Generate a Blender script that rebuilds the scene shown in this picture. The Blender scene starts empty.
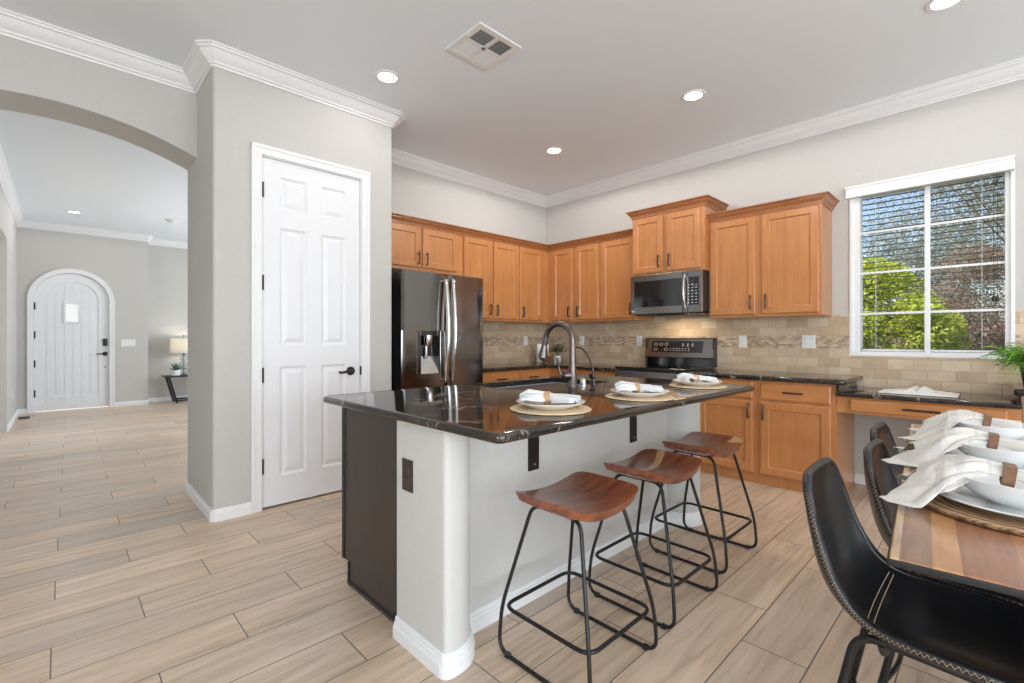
import bpy, bmesh, math, random
import numpy as np
from mathutils import Vector, Matrix

R = math.radians
PI = math.pi
C = bpy.context.scene.collection
scene = bpy.context.scene

# ------------------------------------------------------------------ camera
FPX = 469.655                       # focal length in pixels of the 1024x683 frame
cam_d = bpy.data.cameras.new('camera')
cam = bpy.data.objects.new('camera', cam_d)
C.objects.link(cam)
cam.location = (0, 0, 1.18)
cam.rotation_euler = (R(90), 0, R(46.0974 - 90))
cam_d.sensor_fit = 'HORIZONTAL'
cam_d.sensor_width = 36
cam_d.lens = FPX * 36 / 1024
cam_d.shift_y = -2.5 / 1024
cam_d.clip_start = 0.02
cam_d.clip_end = 200
scene.camera = cam

# ------------------------------------------------------------------ view
vs = scene.view_settings
scene.display_settings.display_device = 'sRGB'
vs.view_transform = 'Standard'
vs.look = 'None'
vs.exposure = 0.18
vs.gamma = 1.0
vs.use_curve_mapping = False

# ------------------------------------------------------------------ world, sun, added daylight fill
w = bpy.data.worlds.new('sky')
scene.world = w
w.use_nodes = True
nt = w.node_tree
nt.nodes.clear()
sky = nt.nodes.new('ShaderNodeTexSky')
sky.sky_type = 'NISHITA'
sky.sun_disc = False
sky.sun_elevation = R(48)
sky.sun_rotation = R(-60)
sky.air_density = 1.0
sky.dust_density = 1.6
bg = nt.nodes.new('ShaderNodeBackground')
bg.inputs['Strength'].default_value = 0.20
wo = nt.nodes.new('ShaderNodeOutputWorld')
nt.links.new(sky.outputs[0], bg.inputs['Color'])
nt.links.new(bg.outputs[0], wo.inputs['Surface'])


def lamp(name, kind, loc, rot, power, color=(1, 1, 1), **kw):
    d = bpy.data.lights.new(name, kind)
    d.energy = power
    d.color = color
    for k, v in kw.items():
        setattr(d, k, v)
    o = bpy.data.objects.new(name, d)
    o.location = loc
    o.rotation_euler = rot
    C.objects.link(o)
    return o


sun = lamp('sun', 'SUN', (0, 0, 12), (0, 0, 0), 4.6, (1.0, 0.95, 0.86), angle=R(0.6))
sun.rotation_euler = Vector((0.55, -0.40, -0.74)).to_track_quat('-Z', 'Y').to_euler()

# fill lamps added at unseen openings as daylight, tilted up at the ceiling
FILL_DAY = (0.87, 0.935, 1.0)
lamp('back_opening_fill', 'AREA', (0.6, -4.35, 1.35), (R(113), 0, 0), 225, FILL_DAY,
     shape='RECTANGLE', size=4.4, size_y=2.3)
lamp('side_opening_fill', 'AREA', (-3.85, -2.2, 1.45), (R(122), 0, R(-90)), 160, FILL_DAY,
     shape='RECTANGLE', size=3.2, size_y=2.2)
lamp('living_opening_fill', 'AREA', (4.6, 8.0, 1.5), (R(115), 0, R(90)), 140, FILL_DAY,
     shape='RECTANGLE', size=2.8, size_y=1.8)
lamp('hall_opening_fill', 'AREA', (-3.85, 7.6, 1.5), (R(110), 0, R(-90)), 85, FILL_DAY,
     shape='RECTANGLE', size=2.4, size_y=1.8)

# ------------------------------------------------------------------ material helpers
MATS = {}


class G:
    """tiny node-graph writer"""
    def __init__(s, name):
        s.m = bpy.data.materials.new(name)
        s.m.use_nodes = True
        s.t = s.m.node_tree
        s.b = s.t.nodes['Principled BSDF']

    def n(s, typ, **kw):
        nd = s.t.nodes.new(typ)
        for k, v in kw.items():
            if k.startswith('i_'):
                nd.inputs[k[2:]].default_value = v
            else:
                setattr(nd, k, v)
        return nd

    def l(s, a, b):
        s.t.links.new(a, b)

    def math(s, op, a, b=None, c=None):
        nd = s.t.nodes.new('ShaderNodeMath')
        nd.operation = op
        for i, v in enumerate((a, b, c)):
            if v is None:
                continue
            if isinstance(v, (int, float)):
                nd.inputs[i].default_value = v
            else:
                s.l(v, nd.inputs[i])
        return nd.outputs[0]

    def ramp(s, fac, stops, interp='LINEAR'):
        nd = s.t.nodes.new('ShaderNodeValToRGB')
        nd.color_ramp.interpolation = interp
        e = nd.color_ramp.elements
        while len(e) < len(stops):
            e.new(0.5)
        for el, (p, c) in zip(e, stops):
            el.position = p
            el.color = (*c, 1) if len(c) == 3 else c
        s.l(fac, nd.inputs[0])
        return nd.outputs[0]

    def mix(s, fac, a, b, mode='MIX'):
        nd = s.t.nodes.new('ShaderNodeMixRGB')
        nd.blend_type = mode
        for i, v in zip((0, 1, 2), (fac, a, b)):
            if isinstance(v, (int, float)):
                nd.inputs[i].default_value = v
            elif isinstance(v, tuple):
                nd.inputs[i].default_value = (*v, 1)
            else:
                s.l(v, nd.inputs[i])
        return nd.outputs[0]

    def coord(s, which='Object', scale=None, loc=None, rot=None):
        tc = s.t.nodes.new('ShaderNodeTexCoord')
        if scale is None and loc is None and rot is None:
            return tc.outputs[which]
        mp = s.t.nodes.new('ShaderNodeMapping')
        if scale is not None:
            mp.inputs['Scale'].default_value = scale
        if loc is not None:
            mp.inputs['Location'].default_value = loc
        if rot is not None:
            mp.inputs['Rotation'].default_value = rot
        s.l(tc.outputs[which], mp.inputs['Vector'])
        return mp.outputs[0]

    def pos(s):
        return s.t.nodes.new('ShaderNodeNewGeometry').outputs['Position']

    def noise(s, vec, scale, detail=3, rough=0.5, dist=0.0):
        nd = s.n('ShaderNodeTexNoise')
        nd.inputs['Scale'].default_value = scale
        nd.inputs['Detail'].default_value = detail
        nd.inputs['Roughness'].default_value = rough
        nd.inputs['Distortion'].default_value = dist
        s.l(vec, nd.inputs['Vector'])
        return nd.outputs['Fac']

    def bump(s, h, strength=0.2, dist=0.01):
        nd = s.n('ShaderNodeBump')
        nd.inputs['Strength'].default_value = strength
        nd.inputs['Distance'].default_value = dist
        s.l(h, nd.inputs['Height'])
        s.l(nd.outputs[0], s.b.inputs['Normal'])

    def col(s, c):
        if isinstance(c, tuple):
            s.b.inputs['Base Color'].default_value = (*c, 1)
        else:
            s.l(c, s.b.inputs['Base Color'])

    def set(s, **kw):
        for k, v in kw.items():
            s.b.inputs[k.replace('_', ' ')].default_value = v


def plain(name, col, rough=0.5, metal=0.0, vary=0.04, nscale=8, bump=0.0, coat=0.0, **kw):
    """one colour with a faint procedural mottling"""
    g = G(name)
    f = g.noise(g.coord(), nscale, 3)
    lo = tuple(max(0, c * (1 - vary)) for c in col)
    hi = tuple(min(1, c * (1 + vary)) for c in col)
    g.col(g.ramp(f, [(0.3, lo), (0.7, hi)]))
    g.set(Roughness=rough, Metallic=metal)
    if coat:
        g.b.inputs['Coat Weight'].default_value = coat
        g.b.inputs['Coat Roughness'].default_value = 0.08
    if bump:
        g.bump(f, bump, 0.003)
    for k, v in kw.items():
        g.b.inputs[k].default_value = v
    MATS[name] = g.m
    return g.m


def wood(name, dark, light, axis='Z', scale=1.0, rough=0.35, coat=0.2, contrast=(0.3, 0.7), stretch=12):
    g = G(name)
    s = [stretch * scale] * 3
    s['XYZ'.index(axis)] = 1.0 * scale
    v = g.coord(scale=tuple(s))
    f = g.noise(v, 2.2, 6, 0.62, 0.5)
    f2 = g.noise(g.coord(scale=(3, 3, 3)), 1.2, 3)
    c = g.ramp(f, [(contrast[0], dark), (contrast[1], light)])
    k = g.ramp(f2, [(0.3, (0.92, 0.9, 0.88)), (0.7, (1.04, 1.04, 1.04))])
    g.col(g.mix(1.0, c, k, 'MULTIPLY'))
    g.set(Roughness=rough)
    g.b.inputs['Coat Weight'].default_value = coat
    g.b.inputs['Coat Roughness'].default_value = 0.18
    g.bump(f, 0.04, 0.002)
    MATS[name] = g.m
    return g.m


# -- room surfaces
plain('wall_paint', (0.535, 0.518, 0.49), 0.75, vary=0.015, nscale=40, bump=0.05)
plain('ceiling_paint', (0.82, 0.865, 0.905), 0.85, vary=0.01, nscale=60, bump=0.06)
plain('trim_white', (0.80, 0.80, 0.80), 0.42, vary=0.01)
plain('door_white', (0.78, 0.785, 0.80), 0.40, vary=0.01)
plain('plaster_white', (0.60, 0.59, 0.565), 0.7, vary=0.012, nscale=40, bump=0.05)

# floor: wood-look plank tiles laid along X in a one-third stagger
g = G('floor_tile')
PW, PL, PS = 0.2262, 0.845, 0.2842
sep = g.n('ShaderNodeSeparateXYZ')
g.l(g.pos(), sep.inputs[0])
row_f = g.math('DIVIDE', g.math('ADD', sep.outputs['Y'], 20 * PW - 3.870 + 17 * PW - 17 * PW), PW)
row = g.math('FLOOR', row_f)
fy = g.math('SUBTRACT', row_f, row)
xs = g.math('SUBTRACT', g.math('ADD', sep.outputs['X'], 40 * PL - 0.275), g.math('MULTIPLY', g.math('SUBTRACT', row, 20), PS))
col_f = g.math('DIVIDE', xs, PL)
colm = g.math('FLOOR', col_f)
fx = g.math('SUBTRACT', col_f, colm)
ey = g.math('MULTIPLY', g.math('MINIMUM', fy, g.math('SUBTRACT', 1.0, fy)), PW)
ex = g.math('MULTIPLY', g.math('MINIMUM', fx, g.math('SUBTRACT', 1.0, fx)), PL)
edge = g.math('MINIMUM', ex, ey)
grout = g.math('LESS_THAN', edge, 0.0022)
idv = g.n('ShaderNodeCombineXYZ')
g.l(row, idv.inputs[0]); g.l(colm, idv.inputs[1])
wn = g.n('ShaderNodeTexWhiteNoise', noise_dimensions='3D')
g.l(idv.outputs[0], wn.inputs['Vector'])
gv = g.n('ShaderNodeCombineXYZ')
g.l(g.math('MULTIPLY', sep.outputs['X'], 1.3), gv.inputs[0])
g.l(g.math('ADD', g.math('MULTIPLY', sep.outputs['Y'], 16.0), g.math('MULTIPLY', wn.outputs['Value'], 60)), gv.inputs[1])
g.l(g.math('MULTIPLY', wn.outputs['Value'], 31), gv.inputs[2])
gr = g.noise(gv.outputs[0], 1.5, 6, 0.62, 0.8)
base = g.ramp(gr, [(0.25, (0.43, 0.32, 0.225)), (0.5, (0.645, 0.505, 0.375)), (0.8, (0.79, 0.655, 0.515))])
tint = g.ramp(wn.outputs['Value'], [(0.0, (0.80, 0.81, 0.84)), (0.35, (1.0, 0.98, 0.96)), (0.7, (0.92, 0.88, 0.84)), (1.0, (1.10, 1.08, 1.06))])
c = g.mix(1.0, base, tint, 'MULTIPLY')
g.col(g.mix(grout, c, (0.13, 0.105, 0.085)))
rr = g.ramp(gr, [(0.2, (0.36, 0.36, 0.36)), (0.8, (0.27, 0.27, 0.27))])
g.l(rr, g.b.inputs['Roughness'])
g.bump(g.math('ADD', g.math('MULTIPLY', g.math('MINIMUM', edge, 0.004), 120), g.math('MULTIPLY', gr, 0.08)), 0.25, 0.004)
MATS['floor_tile'] = g.m

# -- backsplash: 3x6 travertine tiles with a mosaic band
def backsplash_mat(name, axis):
    g = G(name)
    sep = g.n('ShaderNodeSeparateXYZ')
    g.l(g.pos(), sep.inputs[0])
    u = sep.outputs[axis]
    z = sep.outputs['Z']
    inband = g.math('MULTIPLY', g.math('GREATER_THAN', z, 1.100), g.math('LESS_THAN', z, 1.206))
    zz = g.math('SUBTRACT', z, g.math('MULTIPLY', g.math('GREATER_THAN', z, 1.15), 0.106))
    def bricks(zin, h, wd, seedoff):
        rf = g.math('DIVIDE', g.math('ADD', zin, 40 * h - 1.100), h)
        r_ = g.math('FLOOR', rf)
        f_ = g.math('SUBTRACT', rf, r_)
        off = g.math('MULTIPLY', g.math('MODULO', r_, 2.0), 0.5)
        cf = g.math('ADD', g.math('DIVIDE', g.math('ADD', u, 30.0), wd), off)
        c_ = g.math('FLOOR', cf)
        h_ = g.math('SUBTRACT', cf, c_)
        e1 = g.math('MULTIPLY', g.math('MINIMUM', f_, g.math('SUBTRACT', 1.0, f_)), h)
        e2 = g.math('MULTIPLY', g.math('MINIMUM', h_, g.math('SUBTRACT', 1.0, h_)), wd)
        e = g.math('MINIMUM', e1, e2)
        cv = g.n('ShaderNodeCombineXYZ')
        g.l(r_, cv.inputs[0]); g.l(c_, cv.inputs[1]); cv.inputs[2].default_value = seedoff
        wn = g.n('ShaderNodeTexWhiteNoise', noise_dimensions='3D')
        g.l(cv.outputs[0], wn.inputs['Vector'])
        return e, wn.outputs['Value']
    e, v = bricks(zz, 0.0785, 0.157, 1.0)
    em, vm = bricks(z, 0.0177, 0.043, 7.0)
    n1 = g.noise(g.pos(), 9, 5, 0.6, 0.4)
    tile = g.ramp(v, [(0, (0.52, 0.385, 0.25)), (0.5, (0.62, 0.48, 0.33)), (1, (0.69, 0.555, 0.405))])
    tile = g.mix(1.0, tile, g.ramp(n1, [(0.3, (0.88, 0.86, 0.83)), (0.7, (1.06, 1.06, 1.06))]), 'MULTIPLY')
    tile = g.mix(g.math('LESS_THAN', e, 0.0016), tile, (0.40, 0.32, 0.24))
    mos = g.ramp(vm, [(0, (0.36, 0.235, 0.14)), (0.4, (0.50, 0.36, 0.235)), (0.7, (0.58, 0.45, 0.32)), (1, (0.66, 0.56, 0.44))])
    mos = g.mix(g.math('LESS_THAN', em, 0.0012), mos, (0.38, 0.30, 0.22))
    g.col(g.mix(inband, tile, mos))
    ee = g.math('ADD', g.math('MULTIPLY', inband, g.math('MINIMUM', em, 0.003)), g.math('MULTIPLY', g.math('SUBTRACT', 1.0, inband), g.math('MINIMUM', e, 0.003)))
    g.bump(g.math('ADD', g.math('MULTIPLY', ee, 200), g.math('MULTIPLY', n1, 0.1)), 0.25, 0.003)
    g.set(Roughness=0.42)
    MATS[name] = g.m
backsplash_mat('backsplash_right', 'Y')
backsplash_mat('backsplash_back', 'X')

# -- woods
wood('maple', (0.455, 0.180, 0.058), (0.56, 0.240, 0.082), 'Z', 1.0, 0.34, 0.45, stretch=14)
wood('maple_flat', (0.455, 0.180, 0.058), (0.56, 0.240, 0.082), 'Y', 1.0, 0.34, 0.25, stretch=14)
wood('maple_glazed', (0.30, 0.105, 0.033), (0.42, 0.160, 0.054), 'Y', 1.0, 0.36, 0.3, stretch=14)
wood('dark_stain', (0.040, 0.030, 0.026), (0.052, 0.040, 0.035), 'Z', 1.0, 0.42, 0.1)
wood('stool_wood', (0.13, 0.036, 0.017), (0.35, 0.108, 0.047), 'X', 1.6, 0.30, 0.35, (0.36, 0.66), 7)
wood('sap_wood', (0.50, 0.27, 0.12), (0.66, 0.42, 0.22), 'X', 1.6, 0.30, 0.3)
wood('ring_light', (0.42, 0.235, 0.105), (0.56, 0.34, 0.17), 'Z', 4, 0.5, 0.0)
wood('ring_brown', (0.17, 0.080, 0.038), (0.27, 0.135, 0.070), 'X', 4, 0.45, 0.1)
wood('bowl_wood', (0.16, 0.075, 0.03), (0.30, 0.155, 0.07), 'X', 4, 0.4, 0.2)

# dining table top: boards of different tone along local X, pale sapwood at the outer board
g = G('table_boards')
sp = g.n('ShaderNodeSeparateXYZ')
g.l(g.coord(), sp.inputs[0])
bands = g.ramp(g.math('DIVIDE', g.math('MULTIPLY', sp.outputs['Y'], -1.0), 0.95),
               [(0.0, (0.56, 0.37, 0.21)), (0.016, (0.31, 0.165, 0.085)), (0.068, (0.55, 0.275, 0.115)), (0.112, (0.33, 0.145, 0.07)),
                (0.20, (0.42, 0.20, 0.09)), (0.32, (0.24, 0.11, 0.055)), (0.45, (0.47, 0.24, 0.11)), (0.58, (0.30, 0.14, 0.07)),
                (0.7, (0.42, 0.21, 0.10)), (0.85, (0.27, 0.125, 0.06))], 'CONSTANT')
gv = g.n('ShaderNodeMapping')
gv.inputs['Scale'].default_value = (1.2, 14, 14)
g.l(g.coord(), gv.inputs['Vector'])
f = g.noise(gv.outputs[0], 2.5, 6, 0.6, 1.2)
kn = g.noise(g.coord(), 7, 4, 0.6, 0.8)
k = g.mix(1.0, g.ramp(f, [(0.25, (0.78, 0.74, 0.70)), (0.7, (1.12, 1.12, 1.12))]), g.ramp(kn, [(0.3, (0.8, 0.76, 0.74)), (0.55, (1.05, 1.05, 1.05))]), 'MULTIPLY')
g.col(g.mix(1.0, bands, k, 'MULTIPLY'))
g.set(Roughness=0.26)
g.b.inputs['Coat Weight'].default_value = 0.4
g.b.inputs['Coat Roughness'].default_value = 0.12
MATS['table_boards'] = g.m

# -- stone
g = G('granite')
v = g.coord()
n1 = g.noise(v, 2.4, 8, 0.62, 2.2)
n2 = g.noise(v, 9.0, 6, 0.65, 1.0)
n3 = g.noise(v, 160, 2, 0.5)
basec = g.ramp(n2, [(0.3, (0.010, 0.0085, 0.0075)), (0.55, (0.028, 0.021, 0.017)), (0.75, (0.060, 0.042, 0.031))])
vein = g.ramp(g.math('ABSOLUTE', g.math('SUBTRACT', n1, 0.53)), [(0.0, (1, 1, 1)), (0.010, (0.5, 0.5, 0.5)), (0.024, (0, 0, 0))])
brk = g.ramp(g.noise(v, 3.1, 4, 0.6, 0.5), [(0.49, (0, 0, 0)), (0.61, (1, 1, 1))])
vm = g.mix(1.0, vein, brk, 'MULTIPLY')
c = g.mix(vm, basec, (0.42, 0.33, 0.25))
c = g.mix(g.math('MULTIPLY', g.math('GREATER_THAN', n3, 0.68), 0.35), c, (0.20, 0.16, 0.12))
g.col(c)
g.set(Roughness=0.07)
g.b.inputs['IOR'].default_value = 1.6
MATS['granite'] = g.m

# -- metals and others
plain('bronze', (0.075, 0.060, 0.055), 0.30, 1.0, vary=0.1)
g = G('faucet_bronze')
g.col((0.155, 0.130, 0.122)); g.set(Roughness=0.30, Metallic=0.9)
MATS['faucet_bronze'] = g.m
plain('black_metal', (0.007, 0.007, 0.0075), 0.40, 0.0, vary=0.1)
plain('black_gloss', (0.006, 0.006, 0.007), 0.06, 0.0, vary=0.05, coat=0.6)
plain('black_plastic', (0.015, 0.015, 0.016), 0.35, 0.0)
plain('chrome', (0.72, 0.73, 0.75), 0.10, 1.0, vary=0.01)
plain('sink_steel_sky_tint', (0.42, 0.50, 0.60), 0.5, 0.35, vary=0.02)  # blue of the reflected window painted into the steel colour

def brushed(name, col, rough, axis='X'):
    g = G(name)
    s = [1, 1, 1]
    for i, a in enumerate('XYZ'):
        s[i] = 2 if a == axis else 260
    f = g.noise(g.coord(scale=tuple(s)), 1.0, 3)
    g.col(col)
    g.set(Metallic=1.0, Roughness=rough)
    g.l(g.ramp(f, [(0.3, (rough * 0.85,) * 3), (0.7, (rough * 1.2,) * 3)]), g.b.inputs['Roughness'])
    g.bump(f, 0.02, 0.001)
    MATS[name] = g.m
brushed('dark_steel', (0.215, 0.203, 0.196), 0.13, 'X')
brushed('range_steel', (0.25, 0.24, 0.235), 0.22, 'Y')
brushed('bright_steel', (0.62, 0.61, 0.60), 0.15, 'Z')

plain('bronze_plate', (0.075, 0.055, 0.045), 0.45, 0.4)
plain('white_plastic', (0.80, 0.80, 0.79), 0.35, vary=0.01)
plain('ceramic_white', (0.80, 0.80, 0.79), 0.12, vary=0.01, coat=0.3)
plain('leather_black', (0.012, 0.012, 0.0135), 0.33, vary=0.2, nscale=90, bump=0.10, coat=0.10)
plain('thread', (0.50, 0.37, 0.24), 0.8, vary=0.1)
plain('lemon', (0.80, 0.50, 0.03), 0.45, vary=0.08, nscale=30)
plain('paper', (0.80, 0.77, 0.72), 0.8, vary=0.02)
plain('print_ink', (0.34, 0.33, 0.32), 0.8)
plain('book_cover', (0.10, 0.075, 0.06), 0.6)
plain('leaf_fern', (0.24, 0.50, 0.05), 0.5, vary=0.4, nscale=14)
plain('leaf_dark', (0.028, 0.075, 0.028), 0.5, vary=0.3, nscale=30)
plain('leaf_succulent', (0.09, 0.16, 0.10), 0.5, vary=0.3, nscale=30)
plain('rug', (0.55, 0.51, 0.46), 0.95, vary=0.12, nscale=60, bump=0.3)
plain('blind_white', (0.78, 0.78, 0.77), 0.5, vary=0.01)
plain('slat_shade_tint', (0.13, 0.13, 0.115), 0.5, vary=0.02)  # white slats darkened: their backlit shade is painted into the colour
plain('window_vinyl', (0.82, 0.82, 0.82), 0.35, vary=0.01)
plain('vent_dark', (0.035, 0.035, 0.037), 0.7)
plain('console_black', (0.014, 0.013, 0.013), 0.45)
plain('cardboard_white', (0.78, 0.78, 0.76), 0.55, vary=0.02)
plain('soil', (0.13, 0.115, 0.08), 0.95, vary=0.25, nscale=3)
plain('bark', (0.16, 0.115, 0.085), 0.9, vary=0.35, nscale=12)
plain('pink_block', (0.50, 0.33, 0.27), 0.9, vary=0.1)
plain('display_glyph', (0.55, 0.56, 0.58), 0.5)
plain('blue_thread', (0.10, 0.15, 0.33), 0.8)

def leafmat(name, a, b, scale, trans=0.35):
    g = G(name)
    f = g.noise(g.coord(), scale, 2)
    f2 = g.n('ShaderNodeTexWhiteNoise', noise_dimensions='3D')
    g.col(g.ramp(f, [(0.32, a), (0.68, b)]))
    g.set(Roughness=0.5)
    tr = g.n('ShaderNodeBsdfTranslucent')
    g.l(g.ramp(f, [(0.32, a), (0.68, b)]), tr.inputs['Color'])
    mx = g.n('ShaderNodeMixShader')
    mx.inputs[0].default_value = trans
    out = g.t.nodes['Material Output']
    g.l(g.b.outputs[0], mx.inputs[1]); g.l(tr.outputs[0], mx.inputs[2])
    g.l(mx.outputs[0], out.inputs['Surface'])
    MATS[name] = g.m
leafmat('leaf_bright', (0.36, 0.44, 0.045), (0.74, 0.80, 0.17), 5)
leafmat('leaf_olive', (0.22, 0.22, 0.13), (0.46, 0.44, 0.30), 2)
leafmat('leaf_grey', (0.22, 0.24, 0.18), (0.44, 0.46, 0.38), 2)
leafmat('leaf_russet', (0.24, 0.17, 0.12), (0.42, 0.34, 0.25), 2)

g = G('glass_clear')
gl = g.n('ShaderNodeBsdfGlossy'); gl.inputs['Roughness'].default_value = 0.02
tp = g.n('ShaderNodeBsdfTransparent')
fr = g.n('ShaderNodeFresnel'); fr.inputs['IOR'].default_value = 1.25
mx = g.n('ShaderNodeMixShader')
g.l(fr.outputs[0], mx.inputs[0]); g.l(tp.outputs[0], mx.inputs[1]); g.l(gl.outputs[0], mx.inputs[2])
g.l(mx.outputs[0], g.t.nodes['Material Output'].inputs['Surface'])
MATS['glass_clear'] = g.m

g = G('glass_solid')
g.col((0.80, 0.90, 0.90)); g.set(Roughness=0.03)
g.b.inputs['Transmission Weight'].default_value = 0.9
MATS['glass_solid'] = g.m

def emit(name, col, strength):
    g = G(name)
    g.col((0.8, 0.8, 0.8))
    g.b.inputs['Emission Color'].default_value = (*col, 1)
    g.b.inputs['Emission Strength'].default_value = strength
    MATS[name] = g.m
emit('lamp_face', (1.0, 0.97, 0.92), 7.0)
emit('lamp_face_hall', (1.0, 0.95, 0.88), 3.0)
emit('pane_daylight_glow', (1.0, 1.0, 1.0), 0.25)  # daylight behind the front-door pane, put in as emission
emit('bulb', (1.0, 0.92, 0.78), 4.0)
emit('clock_digits', (0.6, 0.8, 0.9), 0.6)

g = G('shade_fabric')
g.col((0.82, 0.80, 0.74)); g.set(Roughness=0.9)
tr = g.n('ShaderNodeBsdfTranslucent'); tr.inputs['Color'].default_value = (0.88, 0.86, 0.79, 1)
mx = g.n('ShaderNodeMixShader'); mx.inputs[0].default_value = 0.55
g.l(g.b.outputs[0], mx.inputs[1]); g.l(tr.outputs[0], mx.inputs[2])
g.l(mx.outputs[0], g.t.nodes['Material Output'].inputs['Surface'])
MATS['shade_fabric'] = g.m

# woven mats: concentric coils (local origin in the mat's middle)
def woven(name, a, b, coil, rough=0.85):
    g = G(name)
    sp = g.n('ShaderNodeSeparateXYZ')
    g.l(g.coord(), sp.inputs[0])
    x, y = sp.outputs['X'], sp.outputs['Y']
    r = g.math('SQRT', g.math('ADD', g.math('MULTIPLY', x, x), g.math('MULTIPLY', y, y)))
    th = g.math('ARCTAN2', y, x)
    k = g.math('SINE', g.math('MULTIPLY', r, 2 * PI / coil))
    q = g.math('SINE', g.math('ADD', g.math('MULTIPLY', th, 60), g.math('MULTIPLY', r, 900)))
    h = g.math('ADD', g.math('MULTIPLY', k, 0.35), g.math('MULTIPLY', q, 0.2))
    nz = g.noise(g.coord(), 40, 3)
    hh = g.math('ADD', g.math('ADD', h, 0.5), g.math('MULTIPLY', g.math('SUBTRACT', nz, 0.5), 0.7))
    g.col(g.ramp(hh, [(0.1, a), (0.8, b)]))
    g.set(Roughness=rough)
    g.bump(h, 0.6, 0.004)
    MATS[name] = g.m
woven('jute', (0.52, 0.36, 0.20), (0.78, 0.60, 0.39), 0.012)
woven('rattan', (0.10, 0.052, 0.026), (0.50, 0.30, 0.155), 0.020)

# linen: woven stripes in UV (u along the napkin, v across it)
def linen(name, base, stripe, bands):
    g = G(name)
    sp = g.n('ShaderNodeSeparateXYZ')
    g.l(g.coord('UV'), sp.inputs[0])
    u, v = sp.outputs['X'], sp.outputs['Y']
    tot = None
    for (axis, lo, hi, n) in bands:
        q = u if axis == 'u' else v
        f = g.math('FRACT', g.math('MULTIPLY', g.math('SUBTRACT', q, lo), n / (hi - lo)))
        m = g.math('MULTIPLY', g.math('LESS_THAN', f, 0.45), g.math('MULTIPLY', g.math('GREATER_THAN', q, lo), g.math('LESS_THAN', q, hi)))
        tot = m if tot is None else g.math('MAXIMUM', tot, m)
    nz = g.noise(g.coord(), 60, 3)
    b = g.mix(1.0, base, g.ramp(nz, [(0.3, (0.95, 0.95, 0.95)), (0.7, (1.03, 1.03, 1.03))]), 'MULTIPLY')
    g.col(g.mix(g.math('MULTIPLY', tot, 0.75), b, stripe))
    g.set(Roughness=0.9)
    g.bump(g.noise(g.coord(scale=(400, 400, 400)), 1, 2), 0.15, 0.001)
    MATS[name] = g.m
linen('linen_cream', (0.64, 0.605, 0.555), (0.40, 0.38, 0.39), [('u', 0.46, 0.56, 6), ('u', 0.20, 0.24, 2), ('v', 0.2, 0.215, 1)])
linen('linen_white', (0.68, 0.68, 0.675), (0.36, 0.36, 0.39), [('v', 0.58, 0.74, 3), ('v', 0.20, 0.26, 1)])


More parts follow.
